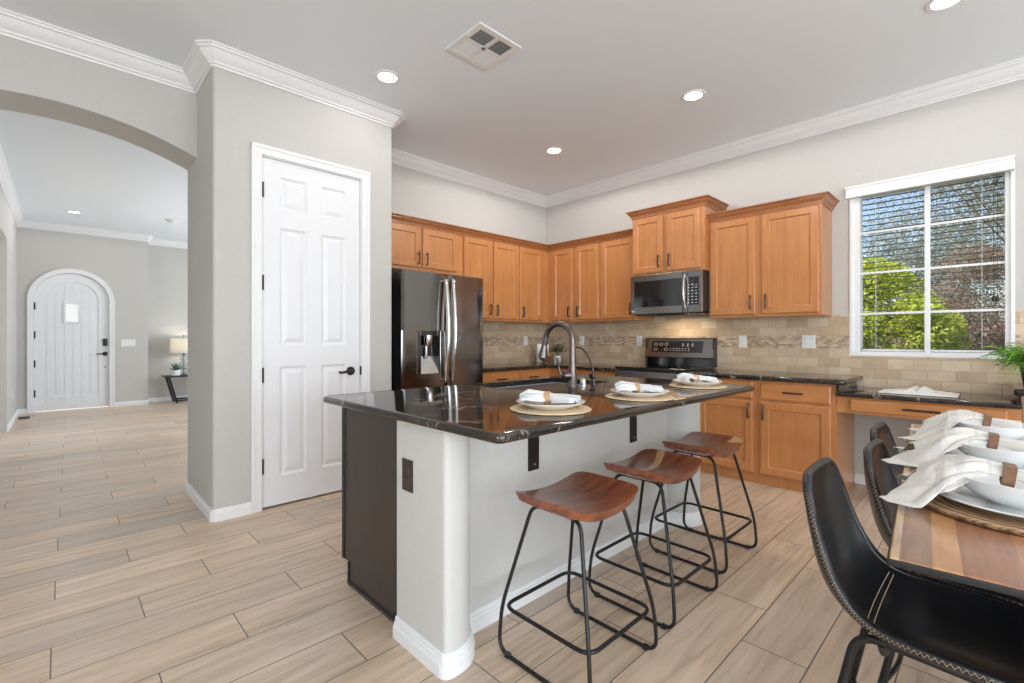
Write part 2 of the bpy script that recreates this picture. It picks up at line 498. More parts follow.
# ------------------------------------------------------------------ mesh helpers
class MB:
    """collects shapes in world (or local) coordinates into one mesh"""
    def __init__(s):
        s.v = []
        s.f = []
        s.uv = None

    def add(s, vs_, fs_):
        b = len(s.v)
        s.v.extend([tuple(p) for p in vs_])
        s.f.extend([tuple(i + b for i in f) for f in fs_])
        return s

    def box(s, x0, x1, y0, y1, z0, z1, bev=0.0, seg=2):
        x0, x1 = min(x0, x1), max(x0, x1)
        y0, y1 = min(y0, y1), max(y0, y1)
        z0, z1 = min(z0, z1), max(z0, z1)
        if bev:
            bm = bmesh.new()
            bmesh.ops.create_cube(bm, size=1)
            for v in bm.verts:
                v.co = ((x0 + x1) / 2 + v.co.x * (x1 - x0), (y0 + y1) / 2 + v.co.y * (y1 - y0), (z0 + z1) / 2 + v.co.z * (z1 - z0))
            bev = min(bev, (x1 - x0) * .49, (y1 - y0) * .49, (z1 - z0) * .49)
            bmesh.ops.bevel(bm, geom=bm.edges[:], offset=bev, segments=seg, profile=0.5, affect='EDGES')
            bm.verts.index_update()
            s.add([v.co for v in bm.verts], [[v.index for v in f.verts] for f in bm.faces])
            bm.free()
            return s
        V = [(x, y, z) for x in (x0, x1) for y in (y0, y1) for z in (z0, z1)]
        F = [(0, 1, 3, 2), (4, 6, 7, 5), (0, 4, 5, 1), (2, 3, 7, 6), (0, 2, 6, 4), (1, 5, 7, 3)]
        return s.add(V, F)

    def prism(s, poly, h0, h1, axis='Z', cap=True):
        """extrude a 2-D polygon; axis Z: (x,y), Y: (x,z), X: (y,z)"""
        def pt(a, b, h):
            return (a, b, h) if axis == 'Z' else ((a, h, b) if axis == 'Y' else (h, a, b))
        n = len(poly)
        V = [pt(a, b, h0) for a, b in poly] + [pt(a, b, h1) for a, b in poly]
        F = [(i, (i + 1) % n, n + (i + 1) % n, n + i) for i in range(n)]
        if cap:
            F += [tuple(range(n))[::-1], tuple(range(n, 2 * n))]
        return s.add(V, F)

    def tube(s, pts, r, n=10, closed=False, caps=True):
        pts = [Vector(p) for p in pts]
        m = len(pts)
        rs = r if isinstance(r, (list, tuple)) else [r] * m
        rings = []
        prev = None
        for i, p in enumerate(pts):
            if closed:
                t = (pts[(i + 1) % m] - pts[i - 1]).normalized()
            else:
                a = pts[max(i - 1, 0)]; b = pts[min(i + 1, m - 1)]
                t = (b - a).normalized()
            if prev is None:
                up = Vector((0, 0, 1)) if abs(t.z) < 0.9 else Vector((1, 0, 0))
                nrm = (up - t * up.dot(t)).normalized()
            else:
                nrm = (prev - t * prev.dot(t))
                if nrm.length < 1e-6:
                    nrm = t.orthogonal()
                nrm.normalize()
            prev = nrm
            bi = t.cross(nrm)
            rings.append([p + (nrm * math.cos(2 * PI * k / n) + bi * math.sin(2 * PI * k / n)) * rs[i] for k in range(n)])
        V = [q for ring in rings for q in ring]
        F = []
        for i in range(m if closed else m - 1):
            j = (i + 1) % m
            for k in range(n):
                F.append((i * n + k, i * n + (k + 1) % n, j * n + (k + 1) % n, j * n + k))
        if caps and not closed:
            F.append(tuple(range(n))[::-1])
            F.append(tuple(range((m - 1) * n, m * n)))
        return s.add(V, F)

    def lathe(s, prof, c=(0, 0, 0), n=40, axis='Z', wob=None):
        """prof: (radius, height) pairs; radius 0 closes"""
        V = []; F = []
        rows = []
        for (r_, h) in prof:
            if r_ <= 1e-6:
                rows.append([len(V)])
                V.append((0, 0, h))
            else:
                rows.append(list(range(len(V), len(V) + n)))
                for k in range(n):
                    a = 2 * PI * k / n
                    rr_ = r_ * (1 + (wob(a) if wob else 0))
                    V.append((rr_ * math.cos(a), rr_ * math.sin(a), h))
        for A, B in zip(rows, rows[1:]):
            for k in range(n):
                k2 = (k + 1) % n
                if len(A) == 1 and len(B) == 1:
                    continue
                if len(A) == 1:
                    F.append((A[0], B[k2], B[k]))
                elif len(B) == 1:
                    F.append((A[k], A[k2], B[0]))
                else:
                    F.append((A[k], A[k2], B[k2], B[k]))
        def m(p):
            x, y, z = p
            if axis == 'X':
                x, y, z = z, x, y
            elif axis == 'Y':
                x, y, z = x, z, y
            return (x + c[0], y + c[1], z + c[2])
        return s.add([m(p) for p in V], F)

    def stack(s, rings, mp, cap0=True, cap1=True):
        """rings: list of (u0,u1,z0,z1,n) rectangles joined one to the next; mp maps (u,n,z) to a point"""
        V = []; F = []
        for (u0, u1, z0, z1, n_) in rings:
            V += [mp(u0, n_, z0), mp(u1, n_, z0), mp(u1, n_, z1), mp(u0, n_, z1)]
        for i in range(len(rings) - 1):
            for k in range(4):
                F.append((i * 4 + k, i * 4 + (k + 1) % 4, i * 4 + 4 + (k + 1) % 4, i * 4 + 4 + k))
        if cap0:
            F.append((3, 2, 1, 0))
        if cap1:
            b = 4 * (len(rings) - 1)
            F.append((b, b + 1, b + 2, b + 3))
        return s.add(V, F)

    def sweep(s, path, prof, closed=False):
        """mitred moulding: path in XY with the room on its right-hand side, prof = (out, z)"""
        P = [Vector((p[0], p[1])) for p in path]
        n = len(P)
        rows = []
        for i in range(n):
            d0 = (P[i] - P[i - 1]).normalized() if (i > 0 or closed) else None
            d1 = (P[(i + 1) % n] - P[i]).normalized() if (i < n - 1 or closed) else None
            n0 = Vector((d0.y, -d0.x)) if d0 else None
            n1 = Vector((d1.y, -d1.x)) if d1 else None
            if n0 is None:
                mv = n1
            elif n1 is None:
                mv = n0
            else:
                mv = (n0 + n1)
                mv = mv / max(1e-6, mv.dot(n0))
            rows.append([(P[i].x + mv.x * o, P[i].y + mv.y * o, z) for (o, z) in prof])
        k = len(prof)
        V = [q for r_ in rows for q in r_]
        F = []
        for i in range(n if closed else n - 1):
            j = (i + 1) % n
            for a in range(k):
                b = (a + 1) % k
                F.append((i * k + a, i * k + b, j * k + b, j * k + a))
        if not closed:
            F.append(tuple(range(k)))
            F.append(tuple(range((n - 1) * k, n * k))[::-1])
        return s.add(V, F)

    def grid(s, fn, nu, nv, closed_v=False):
        V = [fn(i / (nu - 1), j / (nv if closed_v else nv - 1)) for i in range(nu) for j in range(nv)]
        F = []
        for i in range(nu - 1):
            for j in range(nv if closed_v else nv - 1):
                j2 = (j + 1) % nv
                F.append((i * nv + j, i * nv + j2, (i + 1) * nv + j2, (i + 1) * nv + j))
        return s.add(V, F)


def world_of(o):
    m = Matrix.LocRotScale(o.location, o.rotation_euler, o.scale)
    return world_of(o.parent) @ m if o.parent else m


def obj(name, mb, mat, parent=None, smooth=None, world=True, uv=None):
    """link a collected mesh as ONE object; world coordinates are turned into the parent's own"""
    me = bpy.data.meshes.new(name)
    vs_ = mb.v
    if parent is not None and world:
        inv = world_of(parent).inverted()
        vs_ = [inv @ Vector(p) for p in vs_]
    me.from_pydata([tuple(p) for p in vs_], [], mb.f)
    if uv is not None:
        ul = me.uv_layers.new(name='uv')
        for lp in me.loops:
            ul.data[lp.index].uv = uv[lp.vertex_index]
    bm = bmesh.new()
    bm.from_mesh(me)
    bmesh.ops.recalc_face_normals(bm, faces=bm.faces)
    bm.to_mesh(me)
    bm.free()
    me.validate()
    if smooth is not None:
        me.polygons.foreach_set('use_smooth', [True] * len(me.polygons))
        me.set_sharp_from_angle(angle=R(smooth))
    me.materials.append(MATS[mat] if isinstance(mat, str) else mat)
    o = bpy.data.objects.new(name, me)
    C.objects.link(o)
    if parent is not None:
        o.parent = parent
    return o


def own_origin(o, loc):
    """give a top-level mesh its origin at loc"""
    o.data.transform(Matrix.Translation(-Vector(loc)))
    o.location = loc
    return o


def tag(o, label=None, cat=None, group=None, kind=None):
    if label: o['label'] = label
    if cat: o['category'] = cat
    if group: o['group'] = group
    if kind: o['kind'] = kind
    return o


def thing(name, label, cat, loc=(0, 0, 0), rz=0.0, group=None):
    o = bpy.data.objects.new(name, None)
    o.empty_display_size = 0.05
    C.objects.link(o)
    o.location = loc
    o.rotation_euler = (0, 0, rz)
    return tag(o, label, cat, group)


def struct(name, mb, mat, parent=None, smooth=None):
    o = obj(name, mb, mat, parent, smooth)
    if parent is None:
        o['kind'] = 'structure'
    return o


def children(o):
    return [c_ for c_ in bpy.data.objects if c_.parent == o]


def dup(o, loc=None, rz=None, label=None, parent=None):
    """a copy of a thing with copies of its parts and their sub-parts"""
    c_ = o.copy()
    C.objects.link(c_)
    if parent is not None:
        c_.parent = parent
    if loc is not None: c_.location = loc
    if rz is not None: c_.rotation_euler = (0, 0, rz)
    if label: c_['label'] = label
    for ch in children(o):
        dup(ch, parent=c_)
    return c_


def arc(c, r, a0, a1, n):
    return [(c[0] + r * math.cos(a0 + (a1 - a0) * i / n), c[1] + r * math.sin(a0 + (a1 - a0) * i / n)) for i in range(n + 1)]


def fillet(pts, r, n=6, closed=False):
    """round the corners of a 3-D polyline"""
    pts = [Vector(p) for p in pts]
    out = []
    m = len(pts)
    for i, p in enumerate(pts):
        if not closed and i in (0, m - 1):
            out.append(p)
            continue
        a = pts[i - 1]; b = pts[(i + 1) % m]
        rr_ = r[i] if isinstance(r, (list, tuple)) else r
        da = (a - p); db = (b - p)
        rr_ = min(rr_, da.length * .49, db.length * .49)
        if rr_ < 1e-5:
            out.append(p)
            continue
        A = p + da.normalized() * rr_
        B = p + db.normalized() * rr_
        for k in range(n + 1):
            t = k / n
            out.append(A * (1 - t) ** 2 + p * 2 * t * (1 - t) + B * t * t)
    return out


def text_mesh(body, size, mp, mat, name, parent, depth=0.0006):
    """small lettering: a font curve turned into mesh and mapped onto a surface by mp(u,n,z)"""
    cu = bpy.data.curves.new('lettering', 'FONT')
    cu.body = body
    cu.size = size
    cu.extrude = depth
    cu.align_x = 'CENTER'
    cu.align_y = 'CENTER'
    t = bpy.data.objects.new('lettering', cu)
    C.objects.link(t)
    dg = bpy.context.evaluated_depsgraph_get()
    me = bpy.data.meshes.new_from_object(t.evaluated_get(dg))
    mb = MB()
    mb.add([mp(v.co.x, v.co.z, v.co.y) for v in me.vertices], [tuple(p.vertices) for p in me.polygons])
    bpy.data.objects.remove(t)
    bpy.data.curves.remove(cu)
    bpy.data.meshes.remove(me)
    return obj(name, mb, mat, parent)

# ================================================================== THE SETTING
XW, YW, ZC = 4.705, 4.23, 3.05          # stove wall, fridge wall, ceiling
PX0, PX1, PY = 0.711, 2.001, 3.519      # pantry block
XL, XR, YB, YF = -4.0, 4.85, -4.5, 11.2

struct('floor', MB().box(XL, XR + .1, YB, YF, -0.12, 0.0), 'floor_tile')
struct('ceiling', MB().box(XL, XR, YB, YF, ZC, ZC + 0.12), 'ceiling_paint')

# stove wall with the kitchen window and an unseen opening added for living-room light
WY0, WY1, WZ0, WZ1 = -0.060, 0.850, 1.052, 2.400
m = MB()
for (a, b, z0, z1) in ((YB, WY0, 0, ZC), (WY1, 6.6, 0, ZC), (9.4, YF, 0, ZC), (WY0, WY1, 0, WZ0), (WY0, WY1, WZ1, ZC),
                       (6.6, 9.4, 0, 0.6), (6.6, 9.4, 2.4, ZC)):
    m.box(XW, XR, a, b, z0, z1)
struct('wall_right', m, 'wall_paint')
# fridge wall
struct('wall_back', MB().box(PX1 - .115, XW, YW, YW + .19, 0, ZC), 'wall_paint')
# pantry block with its door opening, soft rounded corners
DX0, DX1, DZ = 1.003, 1.718, 2.440
r_ = 0.02
m = MB()
m.prism([(PX0, 4.355)] + [(PX0, PY + r_)] + arc((PX0 + r_, PY + r_), r_, PI, 1.5 * PI, 5)[1:] + [(DX0 - .012, PY), (DX0 - .012, PY + .12), (PX0 + .12, PY + .12), (PX0 + .12, 4.355)], 0, ZC)
m.prism([(DX1 + .012, PY)] + [(PX1 - r_, PY)] + arc((PX1 - r_, PY + r_), r_, 1.5 * PI, 2 * PI, 5)[1:] + [(PX1, YW), (PX1 - .115, YW), (PX1 - .115, PY + .12), (DX1 + .012, PY + .12)], 0, ZC)
m.box(DX0 - .012, DX1 + .012, PY, PY + .12, DZ + .012, ZC)
m.box(PX0 + .12, PX1 - .115, 4.235, 4.355, 0, ZC)
struct('wall_pantry', m, 'wall_paint', smooth=35)
# arched opening to the hall
AC, AR, AZ = -0.03, 1.85, 2.638
AX0 = 2 * AC - PX0
pts = []
N = 36
for i in range(N + 1):
    x = AX0 + (PX0 - AX0) * i / N
    pts.append((x, AZ - AR + math.sqrt(AR ** 2 - (x - AC) ** 2)))
m = MB()
m.prism([(AX0, ZC)] + pts + [(PX0, ZC)], 4.01, 4.355, 'Y')
m.box(XL, AX0, 4.01, 4.355, 0, ZC)
struct('wall_arch', m, 'wall_paint', smooth=30)
# hall and living room beyond the arch
HX, HY, HS = -0.486, 10.70, 11.02
m = MB()
m.box(HX - .15, HX, 8.75, HY, 0, ZC)
m.box(HX - .15, HX, 4.355, 6.9, 0, ZC)
m.box(HX - .15, HX, 6.9, 8.75, 2.45, ZC)
struct('wall_hall', m, 'wall_paint')
HDX0, HDX1, HDS, HDR = -0.310, 0.622, 1.815, 0.466      # front door, spring line, arch radius
HDC = (HDX0 + HDX1) / 2
m = MB()
arcp = [(HDC - HDR * math.cos(PI * i / 24), HDS + HDR * math.sin(PI * i / 24)) for i in range(25)]
m.prism([(HDC - HDR, ZC)] + arcp + [(HDC + HDR, ZC)], HY, HY + .16, 'Y')
m.box(HX - .15, HDC - HDR, HY, HY + .16, 0, ZC)
m.box(HDC + HDR, 1.150, HY, HY + .16, 0, ZC)
m.box(1.150 - .12, 1.150, HY + .16, HS, 0, ZC)
m.box(1.030, XR, HS, HS + .15, 0, ZC)
struct('wall_entry', m, 'wall_paint')
# the far sides of the house, with unseen openings added for the daylight fill
m = MB()
for (a, b, z0, z1) in ((YB, -3.8, 0, ZC), (-.6, 6.4, 0, ZC), (8.8, YF, 0, ZC), (-3.8, -.6, 0, .35), (-3.8, -.6, 2.55, ZC), (6.4, 8.8, 0, .6), (6.4, 8.8, 2.4, ZC)):
    m.box(XL - .15, XL, a, b, z0, z1)
struct('wall_left', m, 'wall_paint')
m = MB()
for (a, b, z0, z1) in ((XL, -1.6, 0, ZC), (2.8, XR, 0, ZC), (-1.6, 2.8, 2.5, ZC)):
    m.box(a, b, YB - .15, YB, z0, z1)
struct('wall_front', m, 'wall_paint')

# ceiling crown mouldings (mitred, with small angled pieces round the soft corners)
CR = [(0, ZC), (0, 2.940), (.010, 2.940), (.014, 2.952), (.026, 2.956), (.030, 2.966), (.048, 2.978), (.068, 3.002), (.078, 3.020), (.092, 3.026), (.095, 3.036), (.105, 3.040), (.105, ZC)]
cf = .014
struct('trim_1', MB().sweep([(XL, 4.01), (PX0, 4.01), (PX0, PY + cf), (PX0 + cf, PY), (PX1 - cf, PY), (PX1, PY + cf), (PX1, YW), (XW, YW), (XW, YB)], CR), 'trim_white', smooth=20)
struct('trim_2', MB().sweep([(HX, 4.36), (HX, HY), (1.150 - cf, HY), (1.150, HY + cf), (1.150, HS), (XW, HS)], [(o_ * .74, z_) for o_, z_ in CR]), 'trim_white', smooth=20)

# baseboards
BB = [(0, 0), (.015, 0), (.015, .052), (.012, .058), (.011, .066), (.007, .072), (.006, .078), (0, .078)]
struct('baseboard_pantry', MB().sweep([(PX0, 4.355), (PX0, PY + cf), (PX0 + cf, PY), (.937, PY)], BB).sweep([(1.786, PY), (PX1 - cf, PY), (PX1, PY + cf), (PX1, 3.60)], BB), 'trim_white', smooth=20)
struct('baseboard_hall', MB().sweep([(HX, 8.75), (HX, HY), (-.368, HY)], BB).sweep([(.684, HY), (1.150 - cf, HY), (1.150, HY + cf), (1.150, HS), (4.6, HS)], BB).sweep([(HX, 4.36), (HX, 6.9)], BB), 'trim_white', smooth=20)

# ---------------------------------------------------------------- pantry door (structure with parts)
def yplane(y0):          # surface facing -Y
    return lambda u, n_, z: (u, y0 - n_, z)

def xplane(x0):          # surface facing -X
    return lambda u, n_, z: (x0 - n_, u, z)

d1 = thing('door_1', 'white six-panel pantry door with a black lever', None, (DX0, PY, 0))
d1['kind'] = 'structure'
mp = yplane(PY + .010)
cols = [DX0 + .003, DX0 + .115, DX0 + .302, DX0 + .410, DX0 + .600, DX1 - .003]
rows = [.014, .215, .985, 1.135, 1.965, 2.095, 2.325, DZ - .003]
m = MB()
m.stack([(cols[0], cols[-1], rows[0], rows[-1], -.035), (cols[0], cols[-1], rows[0], rows[-1], 0.0)], mp, True, False)
for i in range(5):
    for j in range(7):
        u0, u1, z0, z1 = cols[i], cols[i + 1], rows[j], rows[j + 1]
        if i in (1, 3) and j in (1, 3, 5):
            m.stack([(u0, u1, z0, z1, 0), (u0 + .006, u1 - .006, z0 + .006, z1 - .006, -.005), (u0 + .016, u1 - .016, z0 + .016, z1 - .016, -.011),
                     (u0 + .024, u1 - .024, z0 + .024, z1 - .024, -.010), (u0 + .050, u1 - .050, z0 + .050, z1 - .050, -.002)], mp, False, True)
        else:
            m.add([mp(u0, 0, z0), mp(u1, 0, z0), mp(u1, 0, z1), mp(u0, 0, z1)], [(0, 1, 2, 3)])
obj('panel', m, 'door_white', d1)
# casing, mitred profile: stepped flat board
m = MB()
def casing_run(m, a, b, side):
    pass
for (u0, u1, z0, z1) in ((.937, DX0 - .006, 0, 2.505), (DX1 + .006, 1.786, 0, 2.505)):
    m.box(u0, u1, PY - .016, PY + .001, z0, z1, .003)
m.box(.937, 1.786, PY - .0165, PY + .001, DZ + .006, 2.506, .003)
m.box(.931, .953, PY - .022, PY, 0, 2.512, .003)
m.box(1.770, 1.792, PY - .022, PY, 0, 2.512, .003)
m.box(.931, 1.792, PY - .0225, PY, 2.490, 2.513, .003)
m.box(DX0 - .012, DX0, PY, PY + .12, 0, DZ + .01)
m.box(DX1, DX1 + .012, PY, PY + .12, 0, DZ + .01)
m.box(DX0, DX1, PY, PY + .12, DZ, DZ + .012)
obj('casing', m, 'trim_white', d1)
for z in (2.21, 1.57, .93, .30):
    h = MB().box(DX0 - .004, DX0 + .010, PY + .004, PY + .012, z - .048, z + .048, .002)
    h.tube([(DX0 + .002, PY + .001, z - .052), (DX0 + .002, PY + .001, z + .052)], .0085, 10)
    tag(obj('hinge', h, 'black_metal', d1, 40), 'black hinge')
h = MB().lathe([(0, 0), (.034, 0), (.034, -.007), (.028, -.013), (0, -.013)], (1.640, PY + .010, .930), 24, 'Y')
h.tube([(1.640, PY + .005, .930), (1.640, PY - .040, .930)], .012, 12)
h.tube(fillet([(1.640, PY - .040, .930), (1.600, PY - .044, .935), (1.560, PY - .042, .922), (1.528, PY - .038, .927)], .02, 5), .0095, 10)
tag(obj('lever_handle', h, 'black_metal', d1, 40), 'black lever handle')
obj('latch_plate', MB().box(DX1 - .002, DX1 + .008, PY - .004, PY + .012, .895, .965, .002), 'black_metal', d1)

# ---------------------------------------------------------------- front door at the end of the hall
d2 = thing('door_2', 'white arched plank front door with a small glazed square', None, (HDC, HY, 0))
d2['kind'] = 'structure'
def arch_poly(hw, spring, bottom, n=24):
    return [(HDC - hw, bottom)] + [(HDC - hw * math.cos(PI * i / n), spring + hw * math.sin(PI * i / n)) for i in range(n + 1)] + [(HDC + hw, bottom)]
def arch_ring(m, hw0, hw1, spring, bottom, y0, y1, n=28):
    A = [(HDC - hw0, bottom)] + [(HDC - hw0 * math.cos(PI * i / n), spring + hw0 * math.sin(PI * i / n)) for i in range(n + 1)] + [(HDC + hw0, bottom)]
    B = [(HDC - hw1, bottom)] + [(HDC - hw1 * math.cos(PI * i / n), spring + hw1 * math.sin(PI * i / n)) for i in range(n + 1)] + [(HDC + hw1, bottom)]
    k = len(A)
    V = [(x, y, z) for y in (y0, y1) for P_ in (A, B) for x, z in P_]
    F = []
    for i in range(k - 1):
        F += [(i, i + 1, k + i + 1, k + i), (2 * k + i, 2 * k + i + 1, 3 * k + i + 1, 3 * k + i), (i, i + 1, 2 * k + i + 1, 2 * k + i), (k + i, k + i + 1, 3 * k + i + 1, 3 * k + i)]
    F += [(0, k, 3 * k, 2 * k), (k - 1, 2 * k - 1, 4 * k - 1, 3 * k - 1)]
    m.add(V, F)
m = MB()
m.prism(arch_poly(HDR - .008, HDS, .018), HY + .045, HY + .085, 'Y')
arch_ring(m, HDR - .008, HDR - .145, HDS, .018, HY + .030, HY + .046)
m.box(HDC - HDR + .146, HDC + HDR - .146, HY + .030, HY + .046, .018, .235)
hw = HDR - .150
npl = 6
for i in range(npl):
    a = -hw + 2 * hw * i / npl + .003
    b = -hw + 2 * hw * (i + 1) / npl - .003
    top = [(HDC + a + (b - a) * k / 5, HDS + math.sqrt(max(0, hw ** 2 - (a + (b - a) * k / 5) ** 2))) for k in range(6)]
    m.prism([(HDC + a, .235)] + top + [(HDC + b, .235)], HY + .039, HY + .046, 'Y')
obj('leaf', m, 'door_white', d2)
m = MB()
arch_ring(m, HDR + .062, HDR - .004, HDS, 0, HY - .018, HY + .002)
arch_ring(m, HDR + .066, HDR + .045, HDS, 0, HY - .024, HY - .016)
arch_ring(m, HDR + .002, HDR - .006, HDS, 0, HY, HY + .10)
obj('casing', m, 'trim_white', d2)
m = MB()
wx0, wx1, wz0, wz1 = .040, .258, 1.440, 1.790
for (a, b, c_, d_) in ((wx0, wx0 + .032, wz0, wz1), (wx1 - .032, wx1, wz0, wz1), (wx0 + .03, wx1 - .03, wz0, wz0 + .032), (wx0 + .03, wx1 - .03, wz1 - .032, wz1)):
    m.box(a, b, HY + .022, HY + .045, c_, d_, .004)
obj('window_frame', m, 'door_white', d2)
tag(obj('window_pane', MB().box(wx0 + .03, wx1 - .03, HY + .036, HY + .042, wz0 + .03, wz1 - .03), 'pane_daylight_glow', d2), 'frosted pane with added daylight glow')
for z in (1.71, 1.245, .78, .30):
    tag(obj('hinge', MB().box(HDX0 - .012, HDX0 + .026, HY + .012, HY + .04, z - .058, z + .058, .003), 'black_metal', d2), 'black hinge')
h = MB().box(.530, .590, HY + .008, HY + .034, 1.06, 1.185, .008)
h.box(.540, .580, HY + .002, HY + .012, 1.10, 1.16, .004)
tag(obj('deadbolt', h, 'black_metal', d2), 'black keypad deadbolt')
h = MB().lathe([(0, 0), (.036, 0), (.036, -.012), (.02, -.02), (.014, -.05), (0, -.05)], (.560, HY + .034, .925), 20, 'Y')
h.tube([(.560, HY - .014, .925), (.50, HY - .016, .928), (.45, HY - .012, .922)], .010, 8)
tag(obj('lever_handle', h, 'black_metal', d2, 40), 'black lever handle')
obj('viewer', MB().lathe([(0, 0), (.012, 0), (.012, -.006), (0, -.006)], (.560, HY + .032, .70), 14, 'Y'), 'black_metal', d2)

# ---------------------------------------------------------------- kitchen window
w1 = thing('window_1', 'white-framed kitchen window with a two by four grille', None, (XW, (WY0 + WY1) / 2, WZ0))
w1['kind'] = 'structure'
m = MB()
fw_ = .050
for (a, b, c_, d_) in ((WY0, WY0 + .036, WZ0, WZ1), (WY1 - .055, WY1, WZ0, WZ1)):
    m.box(XW + .008, XR - .01, a, b, c_, d_, .003)
m.box(XW - .004, XR - .01, WY0 + .03, WY1 - .03, WZ0, WZ0 + .028, .003)
m.box(XW + .008, XR - .01, WY0 + .03, WY1 - .03, WZ1 - .05, WZ1, .003)
# slim outer bead where frame meets wall
m.box(XW - .012, XW + .014, WY0 - .012, WY0 + .010, WZ0 + .006, WZ1, .003)
m.box(XW - .012, XW + .014, WY1 - .010, WY1 + .012, WZ0 + .006, WZ1, .003)
m.box(XW - .0135, XW + .014, WY0 - .0135, WY1 + .0135, WZ0 - .012, WZ0 + .008, .003)
obj('frame', m, 'window_vinyl', w1)
m = MB()
ym = .382
m.box(XW + .030, XW + .048, ym - .017, ym + .017, WZ0 + .02, WZ1 - .02, .004)
for z in (1.385, 1.715, 2.045):
    m.box(XW + .032, XW + .046, WY0 + .03, WY1 - .05, z - .009, z + .009, .003)
obj('grille', m, 'window_vinyl', w1)
obj('pane', MB().box(XW + .128, XW + .132, WY0 + .02, WY1 - .02, WZ0 + .02, WZ1 - .02), 'glass_clear', w1)
w2 = thing('window_2', 'unseen living room window added to let light in', None, (XW, 8.0, .6))  # out of view, added along with the living-room fill lamp
w2['kind'] = 'structure'
m = MB()
for (a, b, c_, d_) in ((6.6, 6.66, .6, 2.4), (9.34, 9.4, .6, 2.4), (6.66, 9.34, .6, .66), (6.66, 9.34, 2.34, 2.4), (7.97, 8.03, .66, 2.34)):
    m.box(XW + .06, XW + .12, a, b, c_, d_)
obj('frame', m, 'window_vinyl', w2)

# backsplash tile
struct('wall_right_tile', MB().box(XW - .010, XW, WY1 + .012, YW, .86, 1.382).box(XW - .010, XW, WY0 - .012, WY1 + .012, .775, WZ0 - .012).box(XW - .010, XW, -2.2, WY0 - .012, .775, 1.378).box(XW - .010, XW, WY1 + .012, .98, .775, .86).box(XW - .010, XW, 1.895, 2.64, 1.382, 1.50), 'backsplash_right')
struct('wall_back_tile', MB().box(2.96, XW - .010, YW - .010, YW, .86, 1.392), 'backsplash_back')

# ================================================================== KITCHEN CABINETS
def handle_bar(mp, u, z, vert=True, L=.125, mat='bronze', parent=None):
    h = L / 2
    m = MB()
    if vert:
        P_ = [mp(u, 0, z - h + .012), mp(u, .026, z - h), mp(u, .032, z), mp(u, .026, z + h), mp(u, 0, z + h - .012)]
        a, b = mp(u, 0, z - h + .02), mp(u, 0, z + h - .02)
        bar = [mp(u, .027, z - h), mp(u, .031, z - h * .5), mp(u, .032, z), mp(u, .031, z + h * .5), mp(u, .027, z + h)]
        posts = [(mp(u, -.002, z + k), mp(u, .028, z + k)) for k in (-h * .78, h * .78)]
    else:
        bar = [mp(u - h, .027, z), mp(u - h * .5, .031, z), mp(u, .032, z), mp(u + h * .5, .031, z), mp(u + h, .027, z)]
        posts = [(mp(u + k, -.002, z), mp(u + k, .028, z)) for k in (-h * .78, h * .78)]
    m.tube(bar, .0074, 8)
    for p in posts:
        m.tube(p, .0048, 8)
    return tag(obj('handle', m, mat, parent, 40), 'dark bronze bar handle')


def cab_door(mp, u0, u1, z0, z1, parent, handle=None, hz=None, name='door', fr=.056):
    m = MB()
    m.stack([(u0, u1, z0, z1, .001), (u0, u1, z0, z1, .017), (u0 + .004, u1 - .004, z0 + .004, z1 - .004, .020),
             (u0 + fr, u1 - fr, z0 + fr, z1 - fr, .020), (u0 + fr + .007, u1 - fr - .007, z0 + fr + .007, z1 - fr - .007, .0105)], mp)
    o = obj(name, m, 'maple', parent)
    if handle is not None:
        handle_bar(lambda u, n_, z: mp(u, n_ + .020, z), handle, hz, True, parent=o)
    return o


def cab_drawer(mp, u0, u1, z0, z1, parent, hl=.135):
    m = MB()
    m.stack([(u0, u1, z0, z1, .001), (u0, u1, z0, z1, .015), (u0 + .007, u1 - .007, z0 + .007, z1 - .007, .020)], mp)
    o = obj('drawer', m, 'maple_flat', parent)
    handle_bar(lambda u, n_, z: mp(u, n_ + .020, z), (u0 + u1) / 2, (z0 + z1) / 2, False, hl, parent=o)
    return o


CABCROWN = lambda zt: [(0, zt - .078), (.009, zt - .078), (.009, zt - .064), (.015, zt - .060), (.015, zt - .050), (.022, zt - .046), (.038, zt - .024), (.038, zt - .016), (.046, zt - .013), (.046, zt - .009), (.055, zt - .008), (.055, zt), (0, zt)]
ZB, ZT = 1.382, 2.285
XU, YU = 4.375, 3.900
UG = 'upper kitchen cabinets'

# --- along the fridge wall
mpF = yplane(YU)
t = thing('upper_cabinet', 'short two-door maple cabinet over the fridge', 'cabinet', (2.51, YU, 1.84), 0, UG)
obj('body', MB().box(2.004, 3.031, YU, YW - .003, 1.84, ZT), 'maple', t)
cab_door(mpF, 2.075, 2.512, 1.872, 2.255, t, 2.478, 1.955)
cab_door(mpF, 2.538, 2.955, 1.872, 2.255, t, 2.572, 1.955)
t = thing('upper_cabinet', 'two-door maple wall cabinet rising beside the fridge top', 'cabinet', (3.43, YU, ZB), 0, UG)
obj('body', MB().box(3.033, 3.842, YU, YW - .003, ZB, ZT), 'maple', t)
cab_door(mpF, 3.046, 3.432, 1.408, 2.255, t, 3.395, 1.50)
cab_door(mpF, 3.460, 3.828, 1.408, 2.255, t, 3.497, 1.50)
t = thing('upper_cabinet', 'single-door maple wall cabinet on the fridge wall, next to the inside corner', 'cabinet', (4.05, YU, ZB), 0, UG)
obj('body', MB().box(3.844, 4.372, YU, YW - .003, ZB, ZT), 'maple', t)
cab_door(mpF, 3.868, 4.250, 1.408, 2.255, t, 3.905, 1.50)
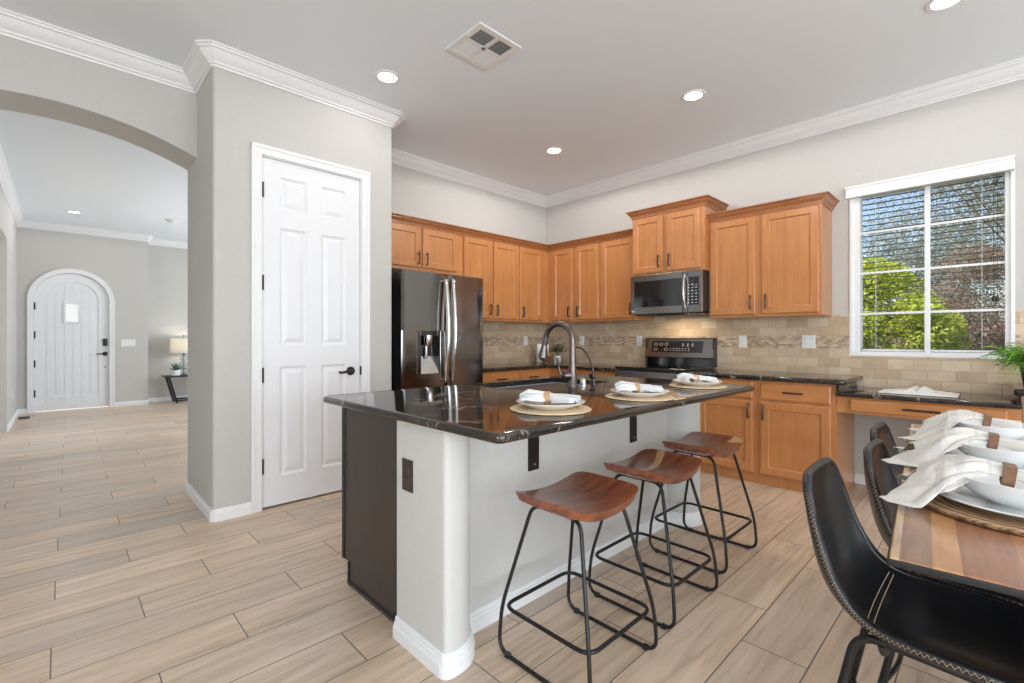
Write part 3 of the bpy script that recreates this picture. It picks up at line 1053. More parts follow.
# --- along the stove wall
mpR = xplane(XU)
t = thing('upper_cabinet', 'two-door maple wall cabinet on the stove wall, next to the inside corner', 'cabinet', (XU, 3.48, ZB), 0, UG)
obj('body', MB().box(XU, XW - .003, 3.112, 4.226, ZB, ZT), 'maple', t)
cab_door(mpR, 3.508, 3.816, 1.408, 2.255, t, 3.545, 1.50)
cab_door(mpR, 3.132, 3.448, 1.408, 2.255, t, 3.411, 1.50)
t = thing('upper_cabinet', 'single-door maple wall cabinet beside the microwave', 'cabinet', (XU, 2.88, ZB), 0, UG)
obj('body', MB().box(XU, XW - .003, 2.645, 3.110, ZB, ZT), 'maple', t)
cab_door(mpR, 2.668, 3.091, 1.408, 2.255, t, 2.705, 1.50)
# L-shaped cornice over those five
tag(own_origin(obj('cabinet_cornice', MB().sweep([(2.004, YU), (XU, YU), (XU, 2.645)], CABCROWN(2.337)).box(2.006, XU, YU, YU + .05, 2.285, 2.337).box(XU, XU + .05, 2.645, YU, 2.285, 2.337), 'maple_glazed', smooth=20), (XU, YU, 2.285)),
    'stepped maple cornice running round the corner above the lower cabinets', 'moulding')
# tall one over the microwave
XT = 4.282
mpT = xplane(XT)
t = thing('upper_cabinet', 'raised two-door maple cabinet above the microwave with its own cornice', 'cabinet', (XT, 2.265, 1.82), 0, UG)
obj('body', MB().box(XT, XW - .003, 1.888, 2.643, 1.82, 2.44), 'maple', t)
cab_door(mpT, 2.300, 2.632, 1.845, 2.402, t, 2.334, 1.945)
cab_door(mpT, 1.925, 2.258, 1.845, 2.402, t, 2.222, 1.945)
obj('cornice', MB().sweep([(XW - .003, 2.643), (XT, 2.643), (XT, 1.888), (XW - .003, 1.888)], CABCROWN(2.490)).box(XT, XW - .003, 1.89, 2.64, 2.44, 2.490), 'maple_glazed', t, 20)
# wide one by the window
mpW = xplane(XU)
t = thing('upper_cabinet', 'wide two-door maple cabinet between the microwave and the window', 'cabinet', (XU, 1.43, ZB), 0, UG)
obj('body', MB().box(XU, XW - .003, .984, 1.886, ZB - .008, ZT), 'maple', t)
cab_door(mpW, 1.478, 1.868, 1.398, 2.252, t, 1.512, 1.50)
cab_door(mpW, 1.004, 1.424, 1.398, 2.252, t, 1.388, 1.50)
obj('cornice', MB().sweep([(XU, 1.886), (XU, .984), (XW - .003, .984)], CABCROWN(2.337)).box(XU, XW - .003, .987, 1.884, 2.285, 2.337), 'maple_glazed', t, 20)

# --- base cabinets
BG = 'base kitchen cabinets'
XB, YBB, ZK, ZTOP = 4.088, 3.612, .085, .845
mpB = xplane(XB)
def base_body(x0, x1, y0, y1, axis):
    m = MB().box(x0, x1, y0, y1, ZK, ZTOP)
    if axis == 'X':
        m.box(x0 + .032, x1, y0, y1, 0, ZK)
    else:
        m.box(x0, x1, y0 + .032, y1, 0, ZK)
    return m
t = thing('base_cabinet', 'maple base cabinet between the range and the next drawer unit, half behind the bar end', 'cabinet', (XB, 1.62, 0), 0, BG)
obj('body', base_body(XB, XW - .012, 1.372, 1.938, 'X'), 'maple', t)
cab_drawer(mpB, 1.402, 1.850, .698, .828, t)
cab_door(mpB, 1.402, 1.850, .098, .676, t, 1.428, .595)
t = thing('base_cabinet', 'maple base cabinet with one drawer and one door, at the open end by the desk', 'cabinet', (XB, 1.10, 0), 0, BG)
obj('body', base_body(XB, XW - .012, .828, 1.370, 'X'), 'maple', t)
cab_drawer(mpB, .862, 1.340, .698, .828, t)
cab_door(mpB, .862, 1.340, .098, .676, t, 1.314, .595)
t = thing('base_cabinet', 'maple base cabinet between the range and the inside corner', 'cabinet', (XB, 3.15, 0), 0, BG)
obj('body', base_body(XB, XW - .012, 2.688, 3.610, 'X'), 'maple', t)
cab_drawer(mpB, 2.71, 3.12, .698, .828, t)
cab_door(mpB, 2.71, 3.12, .098, .676, t, 2.745, .595)
mpC = yplane(YBB)
t = thing('base_cabinet', 'maple drawer cabinet right beside the fridge', 'cabinet', (3.30, YBB, 0), 0, BG)
obj('body', base_body(2.99, 3.568, YBB, YW - .012, 'Y'), 'maple', t)
cab_drawer(mpC, 3.05, 3.545, .698, .828, t)
cab_door(mpC, 3.05, 3.545, .098, .676, t, 3.52, .595)
t = thing('base_cabinet', 'maple drawer cabinet in the inside corner under the fruit bowl', 'cabinet', (3.85, YBB, 0), 0, BG)
obj('body', MB().box(3.570, XW - .012, YBB, YW - .012, ZK, ZTOP).box(3.570, XW - .012, YBB + .032, YW - .012, 0, ZK), 'maple', t)
cab_drawer(mpC, 3.592, 3.95, .698, .828, t)
cab_door(mpC, 3.592, 3.95, .098, .676, t, 3.62, .595)
t = thing('base_cabinet', 'maple cabinet past the desk, under the potted fern', 'cabinet', (XB, -.55, 0), 0, BG)
obj('body', base_body(XB, XW - .012, -1.05, -.092, 'X'), 'maple', t)
cab_drawer(mpB, -.56, -.122, .698, .828, t)
cab_door(mpB, -.56, -.122, .098, .676, t, -.155, .595)
t = thing('desk_drawer_unit', 'maple pencil drawer under the low desk top by the window', 'desk', (XB, .37, .64), 0)
obj('apron', MB().box(XB, XB + .02, -.090, .826, .648, .764).box(XB + .02, XW - .012, -.09, -.07, .69, .764).box(XB + .02, XW - .012, .806, .826, .69, .764), 'maple_flat', t)
cab_drawer(mpB, -.030, .745, .666, .752, t, .19)

# --- counters
def counter(name, polys, label, cat='countertop'):
    """granite slab from an outline, edges rounded all round"""
    bm = bmesh.new()
    for poly, z0, z1 in polys:
        lo = [bm.verts.new((x, y, z0)) for x, y in poly]
        hi = [bm.verts.new((x, y, z1)) for x, y in poly]
        n = len(poly)
        bm.faces.new(lo[::-1]); top = bm.faces.new(hi)
        for i in range(n):
            bm.faces.new((lo[i], lo[(i + 1) % n], hi[(i + 1) % n], hi[i]))
    bmesh.ops.recalc_face_normals(bm, faces=bm.faces)
    es = [e for e in bm.edges if abs(e.verts[0].co.z - e.verts[1].co.z) < 1e-4]
    bmesh.ops.bevel(bm, geom=es, offset=.013, segments=4, profile=.5, affect='EDGES')
    bm.verts.index_update()
    mb = MB().add([v.co.copy() for v in bm.verts], [[v.index for v in f.verts] for f in bm.faces])
    bm.free()
    return mb
def rc(x0, x1, y0, y1, r=.018, which=(1, 1, 1, 1)):
    out = []
    for k, (cx, cy, a0) in enumerate(((x0, y0, PI), (x1, y0, 1.5 * PI), (x1, y1, 0), (x0, y1, .5 * PI))):
        sx = r if cx == x0 else -r
        sy = r if cy == y0 else -r
        if which[k]:
            out += arc((cx + sx, cy + sy), r, a0, a0 + PI / 2, 4)
        else:
            out.append((cx, cy))
    return out
ZS0, ZS1 = .846, .884
xe, ye = 4.050, 3.578
o = obj('countertop', counter('c', [(rc(xe, XW - .011, .770, 1.940, .03, (1, 0, 0, 0)), ZS0, ZS1)], ''), 'granite', smooth=40)
tag(own_origin(o, (4.37, 1.33, ZS0)), 'polished dark granite counter between the range and the desk', 'countertop', 'granite counters')
o = obj('countertop', counter('c', [([(2.985, ye), (xe, ye), (xe, 2.688), (XW - .011, 2.688), (XW - .011, YW - .011), (2.985, YW - .011)], ZS0, ZS1)], ''), 'granite', smooth=40)
tag(own_origin(o, (4.0, 3.9, ZS0)), 'L-shaped dark granite counter in the inside corner behind the faucet', 'countertop', 'granite counters')
o = obj('countertop', counter('c', [(rc(xe, XW - .011, -1.1, -.055, .03, (0, 0, 0, 1)), ZS0, ZS1)], ''), 'granite', smooth=40)
tag(own_origin(o, (4.37, -.55, ZS0)), 'dark granite counter carrying the potted fern, past the desk', 'countertop', 'granite counters')
o = obj('desktop', counter('c', [(rc(xe - .002, XW - .011, -.090, .826, .01, (0, 0, 0, 0)), .765, .797)], ''), 'granite', smooth=40)
tag(own_origin(o, (4.37, .37, .765)), 'lower dark granite desk top with an open book, under the window', 'countertop', 'granite counters')
for y0_, y1_ in ((.810, .8255), (-.0895, -.074)):
    obj('side_splash', MB().box(xe + .012, XW - .012, y0_, y1_, .7965, .8455, .003), 'granite', o)
struct('baseboard_desk', MB().sweep([(XW - .0, .826), (XW - .0, -.090)], BB), 'trim_white', smooth=20)

# ================================================================== FRIDGE
FX0, FX1, FY, FZ = 2.046, 2.936, 3.450, 1.762
t = thing('refrigerator', 'black stainless french-door fridge with water dispenser', 'refrigerator', ((FX0 + FX1) / 2, FY + .35, 0))
obj('body', MB().box(FX0 + .004, FX1 - .004, FY + .055, YW - .04, .03, FZ - .012, .004).box(FX0 + .05, FX1 - .05, FY + .09, YW - .1, 0, .04), 'black_plastic', t)
seam = 2.512
def fdoor(u0, u1, z0, z1, name):
    m = MB()
    # gently bowed front
    n = 10
    mp = yplane(FY + .05)
    pr = []
    for i in range(n + 1):
        u = u0 + (u1 - u0) * i / n
        e = min(i, n - i) / n
        b = .050 + .004 * math.sin(PI * (u - FX0) / (FX1 - FX0)) - (.006 if i in (0, n) else 0)
        pr.append((u, FY + .05 - b))
    m.prism([(u0, FY + .052)] + pr + [(u1, FY + .052)], z0, z1, 'Z')
    return m
# left door with the dispenser recess: built as bands round the opening
DU0, DU1, DZ0, DZ1 = 2.222, 2.432, .880, 1.252
m = fdoor(FX0, seam - .003, DZ1, FZ, 'door')
mm_ = fdoor(FX0, seam - .003, .735, DZ0, 'door'); m.add(mm_.v, mm_.f)
mm_ = fdoor(FX0, DU0, DZ0, DZ1, 'door'); m.add(mm_.v, mm_.f)
mm_ = fdoor(DU1, seam - .003, DZ0, DZ1, 'door'); m.add(mm_.v, mm_.f)
dl = obj('door', m, 'dark_steel', t, 30)
d = obj('water_dispenser', MB().box(DU0, DU1, FY + .048, FY + .054, DZ0, DZ1).box(DU0, DU0 + .012, FY - .003, FY + .05, DZ0, DZ1).box(DU1 - .012, DU1, FY - .003, FY + .05, DZ0, DZ1)
        .box(DU0, DU1, FY - .004, FY + .05, DZ1 - .045, DZ1, .004), 'black_gloss', dl)
m = MB().add([(DU0 + .012, FY - .002, DZ0), (DU1 - .012, FY - .002, DZ0), (DU1 - .012, FY + .046, DZ0 + .15), (DU0 + .012, FY + .046, DZ0 + .15), (DU0 + .012, FY + .05, DZ0), (DU1 - .012, FY + .05, DZ0)],
             [(0, 1, 2, 3), (0, 4, 5, 1), (4, 3, 2, 5), (0, 3, 4), (1, 5, 2)])
tag(obj('drip_tray', m, 'bright_steel', dl), 'sloped silver catch tray')
m = MB().lathe([(0, 0), (.030, 0), (.038, .05), (.038, .085), (0, .085)], ((DU0 + DU1) / 2 - .01, FY + .012, DZ1 - .125), 18)
m.lathe([(0, 0), (.016, 0), (.020, .10), (0, .10)], ((DU0 + DU1) / 2 - .02, FY + .03, DZ1 - .235), 14)
tag(obj('spout', m, 'bright_steel', dl, 40), 'silver spout and paddle')
dr = obj('door', fdoor(seam + .003, FX1, .735, FZ, 'door'), 'dark_steel', t, 30)
fd = obj('freezer_drawer', fdoor(FX0, FX1, .06, .727, 'd'), 'dark_steel', t, 30)
def bow(m, u, z0, z1):
    pts = [(u, FY + .004, z0 + .02), (u, FY - .030, z0 + .012)]
    n = 12
    for i in range(n + 1):
        k = i / n
        pts.append((u, FY - .034 - .040 * math.sin(PI * k), z0 + .01 + (z1 - z0 - .02) * k))
    pts += [(u, FY - .030, z1 - .012), (u, FY + .004, z1 - .02)]
    m.tube(pts, .020, 12)
for (u, p) in ((seam - .038, dl), (seam + .038, dr)):
    m = MB(); bow(m, u, .80, 1.715)
    tag(obj('handle', m, 'bright_steel', p, 40), 'bright curved bar handle')
m = MB().tube([(FX0 + .08, FY + .004, .66), (FX0 + .08, FY - .05, .66), (FX1 - .08, FY - .05, .66), (FX1 - .08, FY + .004, .66)], .0135, 10)
tag(obj('handle', m, 'bright_steel', fd, 40), 'bright bar handle')
m = MB().lathe([(0, 0), (.011, 0), (.011, -.0015), (0, -.0015)], (2.856, FY + .0008, 1.700), 18, 'Y')
lg = obj('logo', m, 'chrome', dr)
text_mesh('LG', .026, lambda x, n_, z: (2.888 + x, FY + .0012 - n_, 1.700 + z), 'chrome', 'logo_lettering', dr)

# ================================================================== MICROWAVE
MX, MY0, MY1, MZ0, MZ1 = 4.252, 1.890, 2.634, 1.430, 1.818
mpM = xplane(MX)
t = thing('microwave', 'black stainless over-the-range microwave under the raised cabinet', 'microwave', (4.45, 2.26, MZ0))
obj('body', MB().box(MX + .002, XW - .012, MY0, MY1, MZ0 + .012, MZ1, .004), 'black_plastic', t)
obj('vent_base', MB().box(MX + .03, XW - .05, MY0 + .02, MY1 - .02, MZ0 - .010, MZ0 + .014, .004).box(MX + .06, MX + .2, MY0 + .25, MY1 - .25, MZ0 - .018, MZ0), 'black_plastic', t)
yc = 2.050     # door / control split
m = MB()
for (a, b, c_, d_) in ((yc + .02, MY1, MZ1 - .062, MZ1), (yc + .02, MY1, MZ0, MZ0 + .068), (MY1 - .035, MY1, MZ0 + .06, MZ1 - .055), (yc - .03, yc + .03, MZ0, MZ1), (MY0, yc - .02, MZ1 - .062, MZ1), (MY0, yc - .02, MZ0, MZ0 + .068), (MY0, MY0 + .030, MZ0 + .06, MZ1 - .055)):
    m.box(MX - .022, MX + .004, a, b, c_, d_, .002)
obj('front_frame', m, 'range_steel', t)
obj('door_glass', MB().box(MX - .017, MX, yc + .02, MY1 - .03, MZ0 + .06, MZ1 - .055), 'black_gloss', t)
cp = obj('control_panel', MB().box(MX - .020, MX, MY0 + .025, yc - .02, MZ0 + .06, MZ1 - .055), 'black_gloss', t)
for i in range(7):
    for j in range(3):
        z = MZ0 + .085 + i * .028
        u = MY0 + .045 + j * .038
        obj('key', MB().box(MX - .0208, MX - .0195, u, u + .018, z, z + .005 + .004 * ((i + j) % 2)), 'display_glyph', cp)
pts = []
for i in range(11):
    k = i / 10
    pts.append((MX - .035 - .028 * math.sin(PI * k), yc, MZ0 + .045 + .30 * k))
m = MB().tube([(MX - .018, yc, MZ0 + .05)] + pts + [(MX - .018, yc, MZ1 - .05)], .012, 10)
tag(obj('handle', m, 'bright_steel', t, 40), 'bright curved handle')
obj('logo', MB().lathe([(0, 0), (.007, 0), (.007, -.002), (0, -.002)], (MX - .0215, MY1 - .02, MZ0 + .030), 14, 'X'), 'chrome', t)
text_mesh('LG', .016, lambda x, n_, z: (MX - .0222 - n_, MY1 - .042 - x, MZ0 + .030 + z), 'chrome', 'logo_lettering', t)
L = lamp('microwave_task_light', 'AREA', (4.50, 2.26, MZ0 - .03), (0, 0, 0), 1.6, (1.0, .80, .55), shape='RECTANGLE', size=.10, size_y=.35)

# ================================================================== RANGE
RY0, RY1, RX = 1.945, 2.684, 4.020
mpS = xplane(RX)
t = thing('range', 'black stainless electric range with an upright control panel', 'stove', (4.35, 2.30, 0))
obj('body', MB().box(RX + .03, XW - .03, RY0, RY1, .03, .888, .003).box(RX + .10, XW - .06, RY0 + .03, RY1 - .03, 0, .04), 'black_plastic', t)
obj('cooktop', MB().box(RX - .005, XW - .085, RY0, RY1, .888, .908, .006), 'black_gloss', t)
ov = obj('oven_door', MB().box(RX - .012, RX + .03, RY0 + .004, RY1 - .004, .22, .868, .006), 'range_steel', t)
obj('window', MB().box(RX - .0135, RX, RY0 + .10, RY1 - .10, .36, .70, .004), 'black_gloss', ov)
m = MB().tube(fillet([(RX - .008, RY0 + .05, .80), (RX - .055, RY0 + .05, .80), (RX - .055, RY1 - .05, .80), (RX - .008, RY1 - .05, .80)], .02, 4), .012, 10)
tag(obj('handle', m, 'bright_steel', ov, 40), 'bright bar handle')
obj('storage_drawer', MB().box(RX - .010, RX + .03, RY0 + .004, RY1 - .004, .05, .212, .005), 'range_steel', t)
# upright: glossy lower riser and slanted control panel
m = MB().prism([(XW - .085, .90), (XW - .078, .995), (XW - .014, .995), (XW - .014, .90)], RY0 + .008, RY1 - .008, 'Y')
obj('riser', m, 'black_gloss', t)
xb0, xb1 = XW - .112, XW - .066
m = MB().prism([(xb0, .992), (xb0 + .004, .984), (xb1, .984), (XW - .014, .992), (XW - .014, 1.190), (xb1 + .012, 1.190), (xb1, 1.180)], RY0, RY1, 'Y')
bg_ = obj('control_panel', m, 'range_steel', t)
def mpP(u, n_, k):
    """on the slanted panel: k 0 bottom .. 1 top"""
    return (xb0 + (xb1 - xb0) * k - n_ * .97, u, .992 + .188 * k + n_ * .23)
m = MB().stack([(2.055, 2.612, .26, .88, .0), (2.055, 2.612, .26, .88, .003)], mpP)
ds = obj('display', m, 'black_gloss', t)
for (u, k) in ((2.565, .70), (2.505, .70), (2.445, .70), (2.565, .42), (2.445, .42)):
    ring = [mpP(u + .019 * math.cos(2 * PI * i / 16), .0045, k + .075 * math.sin(2 * PI * i / 16)) for i in range(16)]
    obj('burner_mark', MB().tube(ring, .0017, 5, closed=True), 'display_glyph', ds)
def key_mark(u, k, a, b):
    obj('key_mark', MB().stack([(u - a, u + a, k - b, k + b, .003), (u - a, u + a, k - b, k + b, .0045)], mpP), 'display_glyph', ds)
for i in range(7):
    for k in (.36, .47):
        key_mark(2.395 - i * .033, k, .005, .018)
for i in range(3):
    for k in (.62, .72):
        key_mark(2.262 - i * .05, k, .009, .016)
obj('end_cap', MB().box(xb0 + .02, XW - .014, RY0 - .004, RY0 + .012, .90, 1.192, .004), 'black_plastic', t)
obj('end_cap', MB().box(xb0 + .02, XW - .014, RY1 - .012, RY1 + .004, .90, 1.192, .004), 'black_plastic', t)

# ================================================================== WALL PLATES
def outlet(mp, u, z, label, kind='outlet', wd=.072, ht=.116, group='white cover plates on the backsplash'):
    c_ = mp(u, 0, z)
    t = thing('wall_outlet' if kind == 'outlet' else 'light_switch', label, 'outlet' if kind == 'outlet' else 'switch', c_, 0, group)
    obj('plate', MB().stack([(u - wd / 2, u + wd / 2, z - ht / 2, z + ht / 2, 0), (u - wd / 2, u + wd / 2, z - ht / 2, z + ht / 2, .003), (u - wd / 2 + .004, u + wd / 2 - .004, z - ht / 2 + .004, z + ht / 2 - .004, .006)], mp), 'white_plastic', t)
    n = max(1, round(wd / .046) - (1 if wd < .1 else 0))
    for i in range(n):
        uu = u + (i - (n - 1) / 2) * .046
        if kind == 'outlet':
            m = MB()
            for dz in (-.021, .021):
                m.stack([(uu - .013, uu + .013, z + dz - .013, z + dz + .013, .005), (uu - .013, uu + .013, z + dz - .013, z + dz + .013, .0075)], mp)
            f = obj('receptacle', m, 'white_plastic', t)
            for dz in (-.021, .021):
                for du in (-.005, .005):
                    obj('slot', MB().stack([(uu + du - .001, uu + du + .001, z + dz - .002, z + dz + .006, .0076), (uu + du - .001, uu + du + .001, z + dz - .002, z + dz + .006, .0079)], mp), 'black_plastic', f)
        else:
            obj('rocker', MB().stack([(uu - .016, uu + .016, z - .033, z + .033, .005), (uu - .014, uu + .014, z - .031, z + .031, .009)], mp), 'white_plastic', t)
    return t
mt = xplane(XW - .010)
outlet(yplane(YW - .010), 4.303, 1.158, 'white outlet on the fridge-wall backsplash, above the white box')
outlet(mt, 3.622, 1.160, 'white plate on the backsplash seen just past the tall faucet', 'switch')
outlet(mt, 2.812, 1.160, 'white outlet at the range control panel, corner side')
outlet(mt, 1.703, 1.155, 'white plate on the backsplash, first one from the range towards the window', 'switch')
outlet(mt, 1.156, 1.155, 'white two-gang plate on the backsplash, closest to the window', 'outlet', .102)
outlet(yplane(HY), .868, 1.11, 'three-gang white switch plate beside the arched front door', 'switch', .20, .125, 'white plates in the hall')
mpH = lambda u, n_, z: (HX + n_, u, z)
outlet(mpH, 9.75, .38, 'low white outlet on the side wall of the hall', 'outlet', .075, .118, 'white plates in the hall')

# ================================================================== CEILING FIXTURES
def downlight(x, y, label, power=26, mat='lamp_face', rad=.066, group='round recessed ceiling lights'):
    t = thing('recessed_light', label, 'ceiling light', (x, y, ZC), 0, group)
    obj('trim_ring', MB().lathe([(rad * .98, ZC - .001), (rad * 1.02, ZC - .006), (rad * 1.30, ZC - .006), (rad * 1.36, ZC - .001), (rad * 1.36, ZC)], (x, y, 0), 32), 'trim_white', t, 40)
    obj('lens', MB().lathe([(0, ZC - .002), (rad, ZC - .002), (rad, ZC - .0005), (0, ZC - .0005)], (x, y, 0), 32), mat, t)
    l = lamp('recessed_lamp', 'SPOT', (x, y, ZC - .02), (0, 0, 0), power, (1.0, .97, .93), spot_size=R(177), spot_blend=.15, shadow_soft_size=.07)
    return t
downlight(1.684, 3.031, 'bright recessed light in front of the six-panel door', 7)
downlight(3.505, 1.632, 'recessed ceiling light out over the stools, before the microwave cabinet', 24)
downlight(3.531, 3.068, 'recessed ceiling light deepest in the kitchen, by the inside corner', 46)
downlight(3.528, .205, 'recessed ceiling light cut by the top edge of the picture')
downlight(.148, 9.45, 'small recessed light in the hall ceiling before the front door', 14, 'lamp_face_hall')
lamp('recessed_lamp', 'SPOT', (1.684, 1.63, ZC - .02), (0, 0, 0), 20, (1.0, .97, .93), spot_size=R(177), spot_blend=.15, shadow_soft_size=.07)
t = thing('smoke_detector', 'flat round disc on the hall ceiling past the recessed light', 'detector', (1.275, 9.05, ZC))
obj('base', MB().lathe([(0, ZC), (.085, ZC), (.085, ZC - .012), (.078, ZC - .018), (0, ZC - .018)], (1.275, 9.05, 0), 28), 'trim_white', t, 40)
obj('cover', MB().lathe([(.05, ZC - .017), (.05, ZC - .030), (.042, ZC - .034), (0, ZC - .034)], (1.275, 9.05, 0), 28), 'white_plastic', t, 40)

# air register: square frame, four louvre fields
VX0, VX1, VY0, VY1 = 1.782, 2.132, 2.122, 2.474
t = thing('ceiling_vent', 'square white air register in the kitchen ceiling', 'vent', ((VX0 + VX1) / 2, (VY0 + VY1) / 2, ZC))
m = MB()
zb = ZC - .010
for (a, b, c_, d_) in ((VX0, VX1, VY0, VY0 + .042), (VX0, VX1, VY1 - .042, VY1), (VX0, VX0 + .042, VY0 + .04, VY1 - .04), (VX1 - .042, VX1, VY0 + .04, VY1 - .04)):
    m.box(a, b, c_, d_, zb, ZC, .004)
xm_, ym_ = (VX0 + VX1) / 2, (VY0 + VY1) / 2
m.box(xm_ - .012, xm_ + .012, VY0 + .04, VY1 - .04, zb + .001, ZC).box(VX0 + .04, VX1 - .04, ym_ - .012, ym_ + .012, zb + .001, ZC)
obj('frame', m, 'white_plastic', t)
obj('backing', MB().box(VX0 + .03, VX1 - .03, VY0 + .03, VY1 - .03, ZC - .0015, ZC - .0003), 'vent_dark', t)
for (a0, a1, b0, b1, ax, sg) in ((VX0 + .042, xm_ - .012, VY0 + .042, ym_ - .012, 'X', 1), (xm_ + .012, VX1 - .042, VY0 + .042, ym_ - .012, 'Y', 1), (VX0 + .042, xm_ - .012, ym_ + .012, VY1 - .042, 'Y', -1), (xm_ + .012, VX1 - .042, ym_ + .012, VY1 - .042, 'X', -1)):
    m = MB()
    n = 7
    for i in range(n):
        if ax == 'X':
            c0 = b0 + (b1 - b0) * (i + .5) / n
            m.prism([(c0 - .006 * sg, zb + .001), (c0 - .005 * sg, zb), (c0 + .007 * sg, ZC - .002), (c0 + .006 * sg, ZC - .001)], a0, a1, 'X')
        else:
            c0 = a0 + (a1 - a0) * (i + .5) / n
            m.prism([(c0 - .006 * sg, zb + .001), (c0 - .005 * sg, zb), (c0 + .007 * sg, ZC - .002), (c0 + .006 * sg, ZC - .001)], b0, b1, 'Y')
    obj('louvres', m, 'white_plastic', t)
obj('damper_lever', MB().box(VX0 + .012, VX0 + .020, ym_ - .06, ym_ - .03, zb - .006, zb + .001, .001), 'white_plastic', t)

# ================================================================== WINDOW BLIND
t = thing('window_blind', 'open horizontal blind with white valance and slats painted with backlit shade on the kitchen window', 'blind', (XW, .395, 2.40))
m = MB()
m.box(XW - .060, XW - .002, -.066, .880, 2.340, 2.408, .006)
m.box(XW - .068, XW - .002, -.072, .886, 2.402, 2.424, .005)
m.box(XW - .064, XW - .002, -.069, .883, 2.330, 2.346, .004)
obj('valance', m, 'blind_white', t)
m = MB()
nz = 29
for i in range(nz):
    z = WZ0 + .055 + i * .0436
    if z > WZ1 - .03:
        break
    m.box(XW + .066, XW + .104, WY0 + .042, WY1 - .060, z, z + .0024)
tag(obj('slats', m, 'slat_shade_tint', t), 'thin slats with backlit shade painted in')
obj('bottom_rail', MB().box(XW + .060, XW + .110, WY0 + .042, WY1 - .060, WZ0 + .030, WZ0 + .046, .004), 'blind_white', t)
m = MB()
for y in (.700, .090):
    for x in (XW + .060, XW + .110):
        m.tube([(x, y, WZ0 + .04), (x, y, 2.36)], .0012, 5)
obj('ladder_cord', m, 'blind_white', t)
for (y, z) in ((.018, 2.265), (.012, 1.460), (.030, 1.464)):
    m = MB().lathe([(0, 0), (.008, .002), (.011, .012), (.007, .034), (.0, .038)], (XW - .02, y, z - .02), 12)
    m.tube([(XW - .02, y, z + .01), (XW - .02, y, 2.362)], .0012, 5)
    tag(obj('pull_cord', m, 'black_plastic', t, 50), 'cord with a dark tassel')

# ================================================================== ISLAND
IX0, IX1 = .967, 2.985            # white pony wall ends
IYF, IYR, IYB = 1.337, 1.480, 1.666   # end-post front, recessed wall, back of the pony wall
t = thing('kitchen_island', 'white plastered breakfast-bar island with a dark end panel', 'island', (1.95, 1.75, 0))
# end posts: crisp outer corner, then one big soft round back to the recessed wall
RS, RB, PWD = .022, .125, .172
a0 = IX0 + PWD - RB
a1 = IX1 - PWD + RB
outline = [(IX0, IYB), (IX0, IYF + RS)] + arc((IX0 + RS, IYF + RS), RS, PI, 1.5 * PI, 5)[1:] + arc((a0, IYF + RB), RB, 1.5 * PI, 2 * PI, 12) + [(IX0 + PWD, IYR)] \
    + [(IX1 - PWD, IYR)] + arc((a1, IYF + RB), RB, PI, 1.5 * PI, 12) + arc((IX1 - RS, IYF + RS), RS, 1.5 * PI, 2 * PI, 5) + [(IX1, IYB)]
obj('bar_wall', MB().prism(outline, 0, .866), 'plaster_white', t, 35)
obj('baseboard', MB().sweep(outline, [(0, 0), (.019, 0), (.019, .044), (.013, .049), (.013, .061), (.008, .065), (.008, .075), (.004, .080), (0, .080)]), 'trim_white', t, 35)
CY0, CY1 = IYB + .002, 2.236      # cabinet behind the wall
m = MB().box(1.022, 2.94, CY0, CY1, .105, .862).box(1.022, 2.94, CY0, CY1 - .060, 0, .105)
obj('cabinet_box', m, 'dark_stain', t)
m = MB().prism([(CY0, .0), (CY1 - .052, .0), (CY1 - .052, .105), (CY1 + .012, .105), (CY1 + .012, .866), (CY0, .866)], 1.006, 1.022, 'X')
ep = tag(obj('end_panel', m, 'dark_stain', t), 'dark stained end panel')
obj('edge_strip', MB().box(1.000, 1.010, CY1 - .012, CY1 + .014, .105, .866, .003).box(1.000, 1.010, CY1 - .064, CY1 - .048, 0, .106, .003), 'black_metal', ep)
obj('shoe_mould', MB().box(.996, 1.008, CY0 + .02, CY1 - .052, 0, .014, .004), 'dark_stain', ep)
mpI = lambda u, n_, z: (u, CY1 + n_, z)
for k in range(4):
    u0 = 1.06 + k * .47
    if k in (1, 2):
        dd = cab_door(mpI, u0, u0 + .44, .125, .84, t, u0 + (.41 if k == 1 else .03), .74)
    else:
        dd = cab_door(mpI, u0, u0 + .44, .125, .66, t, u0 + .03, .57)
        cab_drawer(mpI, u0, u0 + .44, .68, .84, t)
for x in (1.557, 2.398):
    b = MB().box(x - .034, x + .034, IYR - .008, IYR, .582, .867, .002)
    b.box(x - .034, x + .034, 1.13, IYR, .859, .867, .002)
    br = tag(obj('bracket', b, 'black_metal', t), 'flat black steel bracket')
    for z in (.610, .842):
        obj('screw', MB().lathe([(0, 0), (.0062, 0), (.0045, -.004), (0, -.005)], (x + .004, IYR - .008, z), 12, 'Y'), 'chrome', br)
mpO = xplane(IX0)
pl = tag(obj('outlet', MB().stack([(1.546, 1.620, .594, .716, 0), (1.546, 1.620, .594, .716, .004), (1.550, 1.616, .598, .712, .006)], mpO), 'bronze_plate', t), 'dark bronze outlet plate')
m = MB()
for z in (.634, .676):
    m.stack([(1.568, 1.598, z - .015, z + .015, .005), (1.570, 1.596, z - .013, z + .013, .0085)], mpO)
m.stack([(1.576, 1.590, .651, .659, .005), (1.576, 1.590, .651, .659, .009)], mpO)
obj('receptacle', m, 'bronze_plate', pl)

